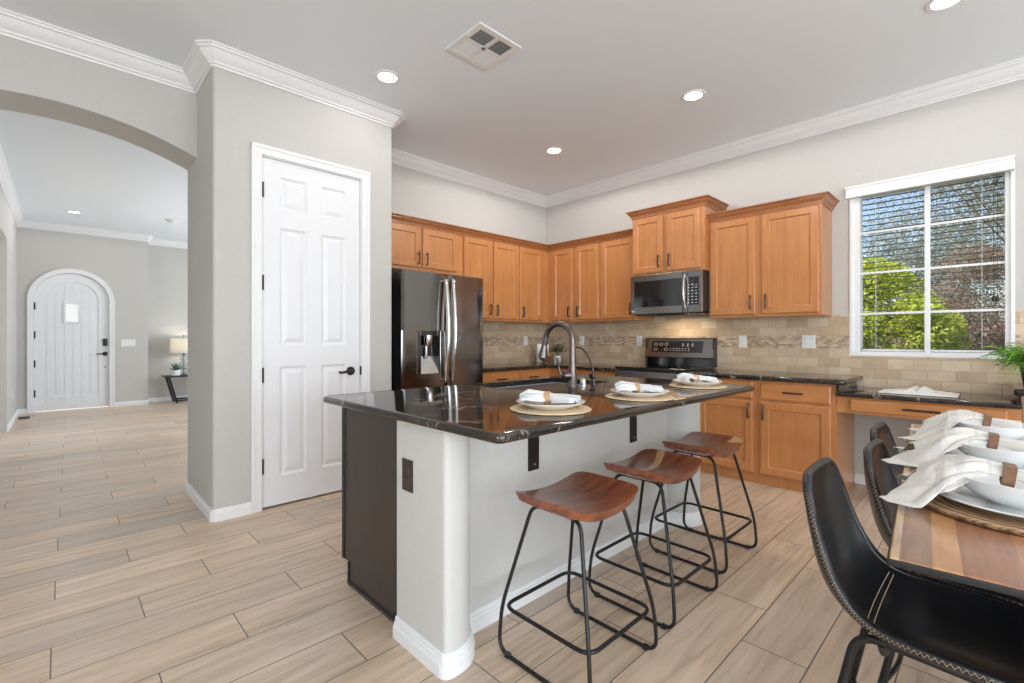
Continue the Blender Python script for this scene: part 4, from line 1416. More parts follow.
# island top: one granite slab with a sink cut-out
TX0, TX1, TY0, TY1, TZ0, TZ1 = .925, 3.022, 1.018, 2.312, .867, .900
SX0, SX1, SY0, SY1 = 1.800, 2.590, 1.768, 2.250
bm = bmesh.new()
def ring_(x0, x1, y0, y1, z):
    return [bm.verts.new(p) for p in ((x0, y0, z), (x1, y0, z), (x1, y1, z), (x0, y1, z))]
ot, ob_, it, ib = ring_(TX0, TX1, TY0, TY1, TZ1), ring_(TX0, TX1, TY0, TY1, TZ0), ring_(SX0, SX1, SY0, SY1, TZ1), ring_(SX0, SX1, SY0, SY1, TZ0)
for i in range(4):
    j = (i + 1) % 4
    bm.faces.new((ot[i], ot[j], it[j], it[i])); bm.faces.new((ob_[j], ob_[i], ib[i], ib[j]))
    bm.faces.new((ob_[i], ob_[j], ot[j], ot[i])); bm.faces.new((it[i], it[j], ib[j], ib[i]))
ve = [e for e in bm.edges if abs(e.verts[0].co.z - e.verts[1].co.z) > .01 and min(abs(e.verts[0].co.x - TX0), abs(e.verts[0].co.x - TX1)) < 1e-4]
bmesh.ops.bevel(bm, geom=ve, offset=.030, segments=5, profile=.5, affect='EDGES')
def onrim(v):
    c_ = v.co
    return not (SX0 - .01 < c_.x < SX1 + .01 and SY0 - .01 < c_.y < SY1 + .01)
he = [e for e in bm.edges if abs(e.verts[0].co.z - e.verts[1].co.z) < 1e-4 and onrim(e.verts[0]) and onrim(e.verts[1]) and len(e.link_faces) == 2 and abs(e.link_faces[0].normal.z - e.link_faces[1].normal.z) > .5]
bm.normal_update()
he = [e for e in bm.edges if abs(e.verts[0].co.z - e.verts[1].co.z) < 1e-4 and onrim(e.verts[0]) and onrim(e.verts[1]) and len(e.link_faces) == 2 and abs(abs(e.link_faces[0].normal.z) - abs(e.link_faces[1].normal.z)) > .5]
bmesh.ops.bevel(bm, geom=he, offset=.0135, segments=4, profile=.5, affect='EDGES')
bm.verts.index_update()
mb = MB().add([v.co.copy() for v in bm.verts], [[v.index for v in f.verts] for f in bm.faces])
bm.free()
o = obj('island_countertop', mb, 'granite', smooth=40)
tag(own_origin(o, (1.97, 1.66, TZ0)), 'long polished dark granite bar top with pale veins and a sink cut-out', 'countertop')

# undermount sink
m = MB()
zs = TZ0
w_ = .0
rings = [(SX0 - .02, SX1 + .02, SY0 - .02, SY1 + .02, zs - .002), (SX0 + .003, SX1 - .003, SY0 + .003, SY1 - .003, zs - .002), (SX0 + .006, SX1 - .006, SY0 + .006, SY1 - .006, zs - .02),
         (SX0 + .012, SX1 - .012, SY0 + .012, SY1 - .012, zs - .17), (SX0 + .035, SX1 - .035, SY0 + .035, SY1 - .035, zs - .195)]
m.stack([(a, b, c_, d_, n_) for a, b, c_, d_, n_ in rings], lambda u, n_, z: (u, z, n_), False, True)
t = thing('kitchen_sink', 'stainless undermount sink sunk in the dark bar top', 'sink', ((SX0 + SX1) / 2, (SY0 + SY1) / 2, zs - .2))
obj('basin', m, 'sink_steel_sky_tint', t)
obj('drain', MB().lathe([(0, zs - .192), (.025, zs - .190), (.045, zs - .192), (.045, zs - .194), (0, zs - .194)], ((SX0 + SX1) / 2, (SY0 + SY1) / 2, 0), 24), 'chrome', t, 40)

# gooseneck faucet
fx, fy = 2.160, 1.734
t = thing('kitchen_faucet', 'tall bronze gooseneck faucet with pull-down spray head', 'faucet', (fx, fy, TZ1))
obj('column', MB().lathe([(0, TZ1), (.030, TZ1), (.030, TZ1 + .006), (.026, TZ1 + .012), (.0235, TZ1 + .10), (.0215, TZ1 + .125), (.0205, TZ1 + .15), (.0195, TZ1 + .235), (0, TZ1 + .235)], (fx, fy, 0), 24), 'faucet_bronze', t, 40)
Rn = .098
dv = Vector((-.10, .995, 0)).normalized()
top = TZ1 + .270
pts = [Vector((fx, fy, TZ1 + .22)), Vector((fx, fy, top))]
for i in range(1, 19):
    a = PI * i / 18
    k = Rn * (1 - math.cos(a))
    pts.append(Vector((fx, fy, top + Rn * 1.02 * math.sin(a))) + dv * k)
tip = Vector((fx, fy, 0)) + dv * (2 * Rn + .006)
pts.append(Vector((tip.x, tip.y, top - .02)))
obj('neck', MB().tube(pts, .0172, 14), 'faucet_bronze', t, 40)
tip2 = Vector((fx, fy, 0)) + dv * (2 * Rn + .022)
a = Vector((tip.x, tip.y, top - .02)); b = Vector((tip2.x, tip2.y, TZ1 + .165))
sp_ = [a.lerp(b, k) for k in (0, .06, .08, .45, .8, .95, 1)]
obj('spray_head', MB().tube(sp_, [.0185, .0185, .0170, .0215, .029, .031, .025], 16), 'faucet_bronze', t, 30)
m = MB()
hd = Vector((-.80, .60, 0)).normalized()
b0 = Vector((fx, fy, TZ1 + .066))
m.tube([b0, b0 + hd * .018, b0 + hd * .05, b0 + hd * .062], [.020, .029, .028, .014], 14)
lv = [b0 + hd * .052, b0 + hd * .072 + Vector((0, 0, .006)), b0 + hd * .082 + Vector((0, 0, .045)), b0 + hd * .090 + Vector((0, 0, .105))]
m.tube(fillet(lv, .02, 5), [.0085] * 6 + [.0075] * 6 + [.010] * 2, 10)
obj('lever', m, 'faucet_bronze', t, 40)

qx, qy = 2.405, 1.765
t = thing('filter_tap', 'small thin-necked bronze drinking water tap behind the tall faucet', 'faucet', (qx, qy, TZ1))
m = MB().lathe([(0, TZ1), (.022, TZ1), (.022, TZ1 + .005), (.014, TZ1 + .012), (.012, TZ1 + .055), (.008, TZ1 + .07), (0, TZ1 + .07)], (qx, qy, 0), 18)
obj('base', m, 'bronze', t, 40)
dq = Vector((-.30, .95, 0)).normalized()
P0 = Vector((qx, qy, TZ1 + .06))
pts = [P0, P0 + Vector((0, 0, .04)) + dq * .004, P0 + Vector((0, 0, .09)) + dq * .022, P0 + Vector((0, 0, .135)) + dq * .050, P0 + Vector((0, 0, .160)) + dq * .078, P0 + Vector((0, 0, .168)) + dq * .105, P0 + Vector((0, 0, .158)) + dq * .130, P0 + Vector((0, 0, .140)) + dq * .142]
obj('spout', MB().tube(pts, [.0075, .007, .006, .0055, .005, .005, .005, .005], 10), 'bronze', t, 60)
m = MB().tube([P0 + Vector((0, 0, -.025)), P0 + Vector((-.030, -.006, -.018)), P0 + Vector((-.045, -.008, .006))], [.010, .012, .006], 10)
obj('handle', m, 'black_metal', t, 50)
ax_, ay_ = 2.335, 1.79
t = own_origin(obj('air_gap', MB().lathe([(0, TZ1), (.022, TZ1), (.022, TZ1 + .006), (.018, TZ1 + .010), (.018, TZ1 + .030), (.014, TZ1 + .036), (0, TZ1 + .037)], (ax_, ay_, 0), 20), 'chrome', smooth=40), (ax_, ay_, TZ1))
tag(t, 'short chrome cap between the tall faucet and the thin tap', 'sink fitting')

# ---------------------------------------------------------------- place settings on the bar
def wavy_lobes(n, amp, ph=0):
    return lambda a: amp * math.sin(n * a + ph)

def folded_napkin(seed):
    """folded linen laid across a plate, gathered in the middle (local, ring at origin)"""
    rnd = random.Random(seed)
    p1, p2, p3 = rnd.uniform(0, 6), rnd.uniform(0, 6), rnd.uniform(-.012, .012)
    nu, nv = 49, 27
    def f(u, v):
        s = (u - .5) * 2                      # along the roll
        tt = (v - .5) * 2
        a = abs(s)
        if s < 0:
            wd = .026 + .046 * min(1, a * 1.5)
            ht = .030 + .006 * a - .018 * max(0, a - .75) / .25
            ln = .108 - .016 * max(0, tt) + .010 * math.sin(3 * tt + p1)
        else:
            wd = .026 + .060 * min(1, a * 1.2)
            ht = .030 - .026 * a ** .9
            ln = .122 - .022 * abs(tt - .25)
        x = s * ln
        y = tt * wd + p3 * s - .006 * s
        k = .25 + .75 * min(1, a * 1.6)
        fold = k * (.018 * (abs(math.sin(2.6 * tt + p1 + .8 * s)) - .5) + .008 * (abs(math.sin(6.5 * tt + p2 - s)) - .5))
        z = .017 + ht * (1 - .55 * tt * tt) + fold
        return (x, y, max(z, .004 + .002 * a))
    V = [f(i / (nu - 1), j / (nv - 1)) for i in range(nu) for j in range(nv)]
    UV = [(i / (nu - 1), j / (nv - 1)) for i in range(nu) for j in range(nv)]
    n0 = len(V)
    V2 = [(x, y, max(z - .009, .0015)) for x, y, z in V]
    F = []
    for i in range(nu - 1):
        for j in range(nv - 1):
            a = i * nv + j
            F += [(a, a + 1, a + nv + 1, a + nv), (n0 + a, n0 + a + nv, n0 + a + nv + 1, n0 + a + 1)]
    for i in range(nu - 1):
        for j in (0, nv - 1):
            a = i * nv + j
            F.append((a, a + nv, n0 + a + nv, n0 + a))
    for j in range(nv - 1):
        for i in (0, nu - 1):
            a = i * nv + j
            F.append((a, a + 1, n0 + a + 1, n0 + a))
    mb = MB().add(V + V2, F)
    return mb, UV + UV

def flat_ring(r0, wd, th, rx=1.0, n=24):
    """napkin ring: a short band, axis along local X"""
    m = MB()
    V = []; F = []
    for k in range(n):
        a = 2 * PI * k / n
        for (rr, xx) in ((r0, -wd), (r0 + th, -wd), (r0 + th, wd), (r0, wd)):
            V.append((xx, rr * 1.08 * math.cos(a), rr * rx * math.sin(a)))
    for k in range(n):
        k2 = (k + 1) % n
        for q in range(4):
            q2 = (q + 1) % 4
            F.append((k * 4 + q, k * 4 + q2, k2 * 4 + q2, k2 * 4 + q))
    return m.add(V, F)

BAR = [((1.402, 1.236), .05, 'above the stool by the bar corner', R(-12)), ((1.995, 1.196), .4, 'above the middle stool', R(-2)), ((2.705, 1.235), .9, 'at the range end', R(4))]
for i, ((cx, cy), ph, where, rz) in enumerate(BAR):
    rm = MB().lathe([(0, 0), (.154, 0), (.160, .003), (.160, .006), (.154, .0085), (0, .0085)], (0, 0, 0), 56, wob=wavy_lobes(38, .008, i))
    o = obj('placemat', rm, 'jute', smooth=40, world=False)
    o.location = (cx, cy, TZ1 + .0003)
    tag(o, 'round tan woven placemat on the bar, ' + where, 'placemat', 'woven placemats on the bar')
    pm = MB().lathe([(0, .0), (.078, 0), (.082, .003), (.110, .013), (.136, .024), (.1375, .0265), (.135, .0275), (.108, .0175), (.080, .0085), (0, .0080)], (0, 0, 0), 56)
    o = obj('dinner_plate', pm, 'ceramic_white', smooth=45, world=False)
    o.location = (cx, cy, TZ1 + .009)
    tag(o, 'white rimmed plate under a napkin on the bar, ' + where, 'plate', 'white plates on the bar')
    nm, uv = folded_napkin(11 + i)
    o = obj('cloth_napkin', nm, 'linen_white', smooth=60, world=False, uv=uv)
    o.location = (cx + .010, cy + .012, TZ1 + .0185)
    o.rotation_euler = (0, 0, rz + R(-42))
    tag(o, 'white striped napkin on the bar plate, ' + where, 'napkin', 'white napkins on the bar')
    rg = flat_ring(.030, .012, .004, .76)
    o = obj('napkin_ring', rg, 'ring_light', smooth=40, world=False)
    o.location = (cx + .002, cy + .020, TZ1 + .0185 + .0265)
    o.rotation_euler = (0, 0, rz + R(-42))
    tag(o, 'pale wooden napkin ring on the bar, ' + where, 'napkin ring', 'pale wooden napkin rings')

# ================================================================== BAR STOOLS
SG = 'bar stools along the island'
def make_stool(label, loc, rz=0, pale=0):
    t = thing('bar_stool', label, 'stool', loc, rz, SG)
    # seat: dished along X, keel-shaped below
    nu, nv = 33, 21
    HX_, HY_ = .198, .162
    def rnd(s, tt):
        # rounded-rectangle plan
        e = 8.0
        k = (abs(s) ** e + abs(tt) ** e) ** (1 / e)
        q = max(abs(s), abs(tt))
        f = q / k if k > 1e-6 else 1
        return s * f, tt * f
    def topz(s, tt):
        return .592 + .030 * abs(s) ** 2.0 + .004 * abs(tt) ** 3 * 0 - .004 * abs(tt) ** 4
    def botz(s, tt):
        z = .545 + .042 * abs(s) ** 2.6 + .009 * abs(tt) ** 4
        return min(z, topz(s, tt) - .018)
    V = []; F = []
    for lay in (0, 1):
        for i in range(nu):
            for j in range(nv):
                s = -1 + 2 * i / (nu - 1); tt = -1 + 2 * j / (nv - 1)
                a, b = rnd(s, tt)
                if lay == 0:
                    V.append((a * HX_, b * HY_, topz(a, b)))
                else:
                    V.append((a * HX_ * .955, b * HY_ * .93, botz(a, b)))
    n0 = nu * nv
    for i in range(nu - 1):
        for j in range(nv - 1):
            a = i * nv + j
            F += [(a, a + nv, a + nv + 1, a + 1), (n0 + a, n0 + a + 1, n0 + a + nv + 1, n0 + a + nv)]
    per = [i * nv for i in range(nu)] + [(nu - 1) * nv + j for j in range(1, nv)] + [i * nv + nv - 1 for i in range(nu - 2, -1, -1)] + [j for j in range(nv - 2, 0, -1)]
    for a, b in zip(per, per[1:] + per[:1]):
        F.append((a, b, n0 + b, n0 + a))
    st = obj('seat', MB().add(V, F), 'stool_wood', t, 40, world=False)
    def strip(fn, lift=.0008, k1=8, k2=24):
        V = []; F = []
        for i in range(k1 + 1):
            for j in range(k2 + 1):
                s, tt, d = fn(i / k1, j / k2)
                a, b = rnd(s, tt)
                zt, zb = topz(a, b) + lift, botz(a, b)
                V.append((a * HX_ * (1 - .045 * d), b * HY_ * (1 - .07 * d) - (lift if d else 0), zt + (zb - zt) * d))
        for i in range(k1):
            for j in range(k2):
                a = i * (k2 + 1) + j
                F.append((a, a + k2 + 1, a + k2 + 2, a + 1))
        return MB().add(V, F)
    # two closed wire loops (each: top bar, two legs, floor runner)
    yt, yb = .112, .208
    zr = .174
    for sx in (-1, 1):
        xt, xr, xf = sx * .126, sx * .200, sx * .205
        P_ = [(xt, -yt, .562), (xr, -.203, zr), (xf, -yb - .006, .0085), (xf, yb + .006, .0085), (xr, .203, zr), (xt, yt, .562)]
        pts = fillet(P_, [.045, .06, .060, .060, .06, .045], 7, closed=True)
        fr = obj('leg_loop', MB().tube(pts, .0072, 10, closed=True), 'black_metal', t, 50, world=False)
        for y in (-.165, .165):
            obj('glide', MB().box(xf - .0095, xf + .0095, y - .011, y + .011, .0004, .0185, .003), 'black_plastic', fr, world=False)
    ring = fillet([(-.193, -.199, zr), (.193, -.199, zr), (.193, .199, zr), (-.193, .199, zr)], .055, 8, closed=True)
    obj('footrest_ring', MB().tube(ring, .0072, 10, closed=True), 'black_metal', t, 50, world=False)
    obj('mounting_plate', MB().box(-.12, .12, -.09, .09, .556, .567, .003), 'black_metal', t, world=False)
    if pale == 1:
        obj('pale_grain', strip(lambda i, j: (-.985 + 1.97 * j, -.34 + .60 * j - .10 * math.sin(PI * j) + (.15 + .10 * j) * i, 0)), 'sap_wood', st, 40, world=False)
    if pale == 2:
        g2 = strip(lambda i, j: (.70 + .285 * i - .16 * j * (1 - i), -.99 + .42 * j, 0)); g3 = strip(lambda i, j: (.70 + .285 * i, -.999, j)); g2.add(g3.v, g3.f)
        obj('pale_grain', g2, 'sap_wood', st, 40, world=False)
    return t
make_stool('brown wooden bar stool under the overhang, closest to the bar corner', (1.400, 1.100, 0))
make_stool('middle wooden bar stool with a pale stripe across its seat', (1.978, 1.115, 0), 0, 1)
make_stool('wooden bar stool with a pale seat corner, in front of the base cabinets', (2.585, 1.150, 0), 0, 2)

# ================================================================== DINING TABLE
TBX, TBY, TBR = 1.149, .152, R(4.8)
TT = .760
t = thing('dining_table', 'dining table of mixed brown boards with a thin black edge', 'table', (TBX, TBY, 0), TBR)
LW, WW = 1.90, .95
m = MB().box(.004, LW - .004, -WW + .004, -.004, TT - .016, TT, .003)
obj('tabletop', m, 'table_boards', t, world=False)
obj('edge_band', MB().box(0, LW, -WW, 0, TT - .017, TT - .0035, .003), 'black_metal', t, world=False)
obj('apron', MB().box(.25, LW - .25, -WW + .16, -.22, TT - .07, TT - .016), 'black_metal', t, world=False)
for x in (.46, LW - .32):
    for y in (-.32, -WW + .20):
        obj('leg', MB().box(x - .025, x + .025, y - .025, y + .025, 0, TT - .016, .003), 'black_metal', t, world=False)

# ---------------------------------------------------------------- dining chairs
CG = 'black dining chairs along the table'
def make_chair(label, loc, rz=0):
    t = thing('dining_chair', label, 'chair', loc, rz, CG)
    # edge profile from the top of the back down to the front of the seat (y, z), and half widths
    prof = [(.260, .797), (.254, .777), (.246, .746), (.232, .695), (.214, .635), (.196, .585), (.176, .545), (.150, .510), (.118, .487), (.075, .474), (.02, .470), (-.05, .468), (-.12, .465), (-.19, .460), (-.225, .452), (-.235, .442)]
    hw = [.118, .148, .163, .177, .188, .196, .203, .205, .209, .212, .214, .215, .213, .205, .190, .172]
    dep = [.010, .018, .026, .036, .044, .052, .058, .060, .058, .052, .046, .042, .036, .026, .014, .006]
    # resample smoothly
    def cr(arr, k):
        n = len(arr) - 1
        x = min(max(k * n, 0), n - 1e-6)
        i = int(x); f = x - i
        p0, p1, p2, p3 = (arr[max(i - 1, 0)], arr[i], arr[i + 1], arr[min(i + 2, n)])
        def c_(a, b, c__, d):
            return .5 * ((2 * b) + (-a + c__) * f + (2 * a - 5 * b + 4 * c__ - d) * f * f + (-a + 3 * b - 3 * c__ + d) * f ** 3)
        if isinstance(p0, tuple):
            return tuple(c_(a, b, c__, d) for a, b, c__, d in zip(p0, p1, p2, p3))
        return c_(p0, p1, p2, p3)
    NU, NV = 61, 25
    def frame(k):
        y, z = cr(prof, k)
        y2, z2 = cr(prof, min(1, k + .01)); y1, z1 = cr(prof, max(0, k - .01))
        ty, tz = y2 - y1, z2 - z1
        l_ = math.hypot(ty, tz)
        ty, tz = ty / l_, tz / l_
        # outward normal (behind / below): rotate tangent
        return y, z, -tz, ty
    def inner(k, s, off=0.0):
        y, z, ny, nz = frame(k)
        wdt = cr(hw, k)
        d = cr(dep, k) * (1 - abs(s) ** 2.4) + off
        return (s * (wdt + (.0 if off == 0 else .0)), y + ny * d, z + nz * d)
    def shell_pts(off, shrink=1.0):
        return [inner(i / (NU - 1), (-1 + 2 * j / (NV - 1)) * shrink, off) for i in range(NU) for j in range(NV)]
    V = shell_pts(0.0) + shell_pts(.020)
    n0 = NU * NV
    F = []
    for i in range(NU - 1):
        for j in range(NV - 1):
            a = i * NV + j
            F += [(a, a + NV, a + NV + 1, a + 1), (n0 + a, n0 + a + 1, n0 + a + NV + 1, n0 + a + NV)]
    per = [i * NV for i in range(NU)] + [(NU - 1) * NV + j for j in range(1, NV)] + [i * NV + NV - 1 for i in range(NU - 2, -1, -1)] + [j for j in range(NV - 2, 0, -1)]
    for a, b in zip(per, per[1:] + per[:1]):
        F.append((a, b, n0 + b, n0 + a))
    sh = obj('seat_shell', MB().add(V, F), 'leather_black', t, 50, world=False)
    # piped rim
    path = [inner(i / (NU - 1), -1) for i in range(NU)] + [inner(1, -1 + 2 * j / (NV - 1)) for j in range(1, NV)] + [inner(i / (NU - 1), 1) for i in range(NU - 2, -1, -1)] + [inner(0, 1 - 2 * j / (NV - 1)) for j in range(1, NV - 1)]
    path2 = []
    for k, p in enumerate(path):
        path2.append(p)
    outp = [inner(i / (NU - 1), -1, .010) for i in range(NU)] + [inner(1, -1 + 2 * j / (NV - 1), .010) for j in range(1, NV)] + [inner(i / (NU - 1), 1, .010) for i in range(NU - 2, -1, -1)] + [inner(0, 1 - 2 * j / (NV - 1), .010) for j in range(1, NV - 1)]
    obj('rim', MB().tube(outp, .0125, 8, closed=True), 'leather_black', sh, 60, world=False)
    # zigzag stitching down both outer sides, and the seam across the inside
    for sgn in (-1, 1):
        z_ = []
        n = 150
        for i in range(n):
            k = .055 + .90 * i / (n - 1)
            y, z, ny, nz = frame(k)
            wdt = cr(hw, k)
            q = .0015 if i % 2 else .0105
            z_.append((sgn * (wdt + .0118), y + ny * (q + .004), z + nz * (q + .004)))
        obj('stitching', MB().tube(z_, .0011, 4), 'thread', sh, world=False)
    m = MB()
    for dk in (-.008, .008):
        m.tube([inner(.545 + dk, s / 14, -.0006) for s in range(-12, 13)], .0012, 4)
    obj('seam', m, 'thread', sh, world=False)
    # tube frame: a hoop each side
    for sx in (-1, 1):
        x = sx * .165
        P_ = [(sx * .205, .235, .0095), (x, .150, .428), (x, -.165, .412), (sx * .200, -.215, .0095)]
        fr = obj('leg_frame', MB().tube(fillet(P_, .055, 8), .0105, 12), 'black_metal', t, 50, world=False)
        for (px, py) in ((sx * .205, .235), (sx * .200, -.215)):
            obj('foot_cap', MB().lathe([(0, 0), (.013, 0), (.0135, .018), (0, .018)], (px, py, .0005), 14), 'black_plastic', fr, world=False)
    for y, z in ((.10, .372), (-.12, .384)):
        obj('cross_bar', MB().tube(fillet([(-.165, y, z + .046), (-.125, y, z), (.125, y, z), (.165, y, z + .046)], .03, 5), .009, 10), 'black_metal', t, 50, world=False)
    m = MB().tube(fillet([(-.199, .215, .085), (-.10, .19, .10), (.10, .19, .10), (.199, .215, .085)], .05, 6), .0075, 10)
    obj('stretcher', m, 'black_metal', t, 50, world=False)
    return t
ch = make_chair('black stitched leather dining chair in front, at the table corner', (1.642, .108, 0), R(1))
dup(ch, (2.104, .045, 0), R(1), 'black leather dining chair second along the table, behind the front one')
dup(ch, (2.568, .098, 0), R(0), 'black leather dining chair tucked in last along the table, towards the desk')

# ---------------------------------------------------------------- dining place settings
def draped_napkin(seed, L=.255, W=.145, ring_z=.084, rim_y=.118, rim_z=.090, end_z=.020):
    """linen pulled through a ring and fanned out over the bowl rim in two layers, the lower one ending in two points (local +Y is outwards)"""
    rnd = random.Random(seed)
    V = []; UV = []; F = []
    def sm(a, b, x):
        x = min(1, max(0, (x - a) / (b - a)))
        return x * x * (3 - 2 * x)
    def layer(L, W, lift, pointed, sk, squash):
        p1, p2, p3 = (rnd.uniform(0, 6) for _ in range(3))
        nu, nv = 61, 49
        def f(u, v):
            tt = (v - .5) * 2
            if pointed:
                tip = .60 + .40 * max(0, 1 - abs(abs(tt) - .84) / .84) - .07 * (tt > 0) * sm(0, .5, tt)
            else:
                tip = .93 + .07 * math.sin(2.2 * tt + p3) - .10 * sm(.5, 1, abs(tt))
            y = L * u * (1 - sm(.30, 1, u) * (1 - tip))
            wd = .018 + (W - .018) * sm(.0, .80, u)
            x = tt * wd + sk * u + .006 * math.sin(9 * u + p1) * u
            if y < rim_y:
                q = y / rim_y
                zc = ring_z + (rim_z - ring_z) * q + .006 * math.sin(PI * q)
            else:
                q = min(1, (y - rim_y) / (.255 - rim_y))
                zc = rim_z + (end_z - rim_z) * (q * (1.35 - .35 * q))
            arch = .018 * (1 - tt * tt) * (1 - .55 * u)
            fo = .35 + .65 * sm(0, .45, u)
            folds = fo * squash * (.022 * (abs(math.sin(2.9 * tt + p1 + 1.3 * u)) - .5) + .012 * (abs(math.sin(6.2 * tt + p2 - 2.2 * u)) - .5) + .003 * math.sin(17 * tt + 8 * u + p3))
            drop = -.050 * abs(tt) ** 2 * sm(.15, .75, u)
            return (x, y, max(zc + arch + folds + drop + lift, .014 + lift * .6 + .004 * math.sin(5 * tt + p3)))
        n0 = len(V)
        V.extend(f(i / (nu - 1), j / (nv - 1)) for i in range(nu) for j in range(nv))
        UV.extend((i / (nu - 1), j / (nv - 1)) for i in range(nu) for j in range(nv))
        F.extend((n0 + i * nv + j, n0 + i * nv + j + 1, n0 + (i + 1) * nv + j + 1, n0 + (i + 1) * nv + j) for i in range(nu - 1) for j in range(nv - 1))
    layer(L, W, 0, True, rnd.uniform(-.01, .02), 1.0)
    layer(L * .74, W * .72, .011, False, rnd.uniform(.0, .025), .8)
    # short flare on the other side of the ring
    p2 = rnd.uniform(0, 6)
    n0 = len(V); mu, nv = 15, 31
    for i in range(mu):
        for j in range(nv):
            u = i / (mu - 1); tt = (j / (nv - 1) - .5) * 2
            wd = .018 + .040 * sm(0, 1, u)
            V.append((tt * wd, .004 - .090 * u, ring_z + .008 - .016 * u + .018 * (1 - tt * tt) + .012 * abs(math.sin(4 * tt + p2)) * u - .010 * abs(tt) * u))
            UV.append((.7 + .2 * u, j / (nv - 1)))
    F += [(n0 + i * nv + j, n0 + i * nv + j + 1, n0 + (i + 1) * nv + j + 1, n0 + (i + 1) * nv + j) for i in range(mu - 1) for j in range(nv - 1)]
    return MB().add(V, F), UV

SET = [((1.660, -.030), 'at the table corner', R(3)), ((2.165, .000), 'in the middle of the row', R(4)), ((2.680, .020), 'last along the table', R(3))]
for i, ((cx, cy), where, rz) in enumerate(SET):
    z0 = TT + .0003
    wv = MB().lathe([(0, 0), (.180, 0), (.190, .003), (.193, .008), (.188, .013), (.175, .014), (0, .013)], (0, 0, 0), 72, wob=wavy_lobes(46, .012, i))
    o = obj('placemat', wv, 'rattan', smooth=40, world=False)
    o.location = (cx, cy, z0); o.rotation_euler = (0, 0, .3 * i)
    tag(o, 'dark brown braided placemat ' + where, 'placemat', 'braided placemats on the dining table')
    pl = MB().lathe([(0, 0), (.095, 0), (.100, .004), (.125, .010), (.158, .018), (.160, .021), (.157, .0225), (.125, .0145), (.098, .0085), (0, .0085)], (0, 0, 0), 64)
    o = obj('dinner_plate', pl, 'ceramic_white', smooth=45, world=False)
    o.location = (cx, cy, z0 + .0142)
    tag(o, 'large white plate under a bowl, ' + where, 'plate', 'white plates on the dining table')
    bl = MB().lathe([(0, 0), (.052, 0), (.055, .005), (.078, .014), (.104, .036), (.116, .058), (.1175, .0605), (.1155, .0615), (.112, .058), (.100, .038), (.074, .018), (.050, .010), (0, .009)], (0, 0, 0), 64)
    o = obj('bowl', bl, 'ceramic_white', smooth=45, world=False)
    o.location = (cx, cy, z0 + .0142 + .0088)
    tag(o, 'white bowl holding a napkin, ' + where, 'bowl', 'white bowls on the dining table')
    nm, uv = draped_napkin(5 + 3 * i, L=(.243, .280, .275)[i], W=(.150, .150, .140)[i])
    o = obj('cloth_napkin', nm, 'linen_cream', smooth=70, world=False, uv=uv)
    sm_ = o.modifiers.new('thickness', 'SOLIDIFY'); sm_.thickness = .0022; sm_.offset = 1
    o.location = (cx - .018, cy + .010, z0 - .004); o.rotation_euler = (0, 0, rz)
    tag(o, 'cream striped napkin fanning over the table edge, ' + where, 'napkin', 'cream napkins on the dining table')
    # square wooden ring
    m = MB()
    a, b, th, hw_ = .0215, .019, .0045, .0115
    for (x0, x1, zz0, zz1) in ((-a - th, -a, -b, b), (a, a + th, -b, b), (-a - th, a + th, b, b + th), (-a - th, a + th, -b - th, -b)):
        m.box(x0, x1, -hw_, hw_, zz0, zz1, .0012)
    o = obj('napkin_ring', m, 'ring_brown', world=False)
    o.location = (cx - .018, cy + .016, z0 + .094); o.rotation_euler = (R(8), 0, rz)
    tag(o, 'square brown wooden napkin ring ' + where, 'napkin ring', 'square wooden napkin rings')

# ================================================================== COUNTER ITEMS
# open book on the desk
bx_, by_ = 4.315, .395
t = thing('open_book', 'open book lying on the low desk top', 'book', (bx_, by_, .797), R(0))
def page_block(sgn):
    n = 14
    V = []
    for i in range(n + 1):
        k = i / n
        y = sgn * k * .205
        top = .006 + .026 * math.exp(-((k - .10) / .16) ** 2) + .012 * (1 - k) + .004 * math.sin(PI * k)
        V.append((y, top if k > .02 else .020))
    return V
for sgn in (-1, 1):
    pr = page_block(sgn)
    m = MB().prism([(by_ + y, .797 + .003 + z) for y, z in pr] + [(by_ + sgn * .205, .8005), (by_, .8005)], bx_ - .135, bx_ + .135, 'X')
    obj('pages', m, 'paper', t, 30)
obj('cover', MB().box(bx_ - .142, bx_ + .142, by_ - .212, by_ + .212, .7975, .8005, .001), 'book_cover', t)

# fern in a dark pot past the desk
px_, py_ = 4.205, -.172
t = thing('potted_fern', 'bright green fern in a dark pot past the desk', 'plant', (px_, py_, ZS1))
obj('pot', MB().lathe([(0, 0), (.070, 0), (.074, .004), (.092, .130), (.095, .134), (.095, .142), (.088, .142), (.084, .125), (0, .120)], (px_, py_, ZS1 + .0004), 30), 'black_plastic', t, 40)
rnd = random.Random(4)
V = []; F = []
def frond(o0, az, L, lift, droop):
    n = 16
    d = Vector((math.cos(az), math.sin(az), 0)); sd = Vector((-d.y, d.x, 0))
    pts = []
    for i in range(n + 1):
        k = i / n
        pts.append(o0 + d * (L * k) + Vector((0, 0, lift * math.sin(PI * .62 * k) - droop * k * k)))
    for i in range(1, n):
        p = pts[i]; k = i / n
        w_ = .040 * math.sin(PI * min(1, k * .92 + .08)) ** .7 * (L / .24)
        for sg in (-1, 1):
            q = p + sd * sg * w_ + d * w_ * .45 + Vector((0, 0, -.25 * w_ + rnd.uniform(-.004, .004)))
            e = d * .009
            b = len(V)
            V.extend([p - e * .6, p + (q - p) * .5 - e, q, p + (q - p) * .5 + e])
            F.append((b, b + 1, b + 2, b + 3))
    b = len(V)
    for p in pts:
        V.extend([p + sd * .0012, p - sd * .0012])
    for i in range(n):
        F.append((b + 2 * i, b + 2 * i + 1, b + 2 * i + 3, b + 2 * i + 2))
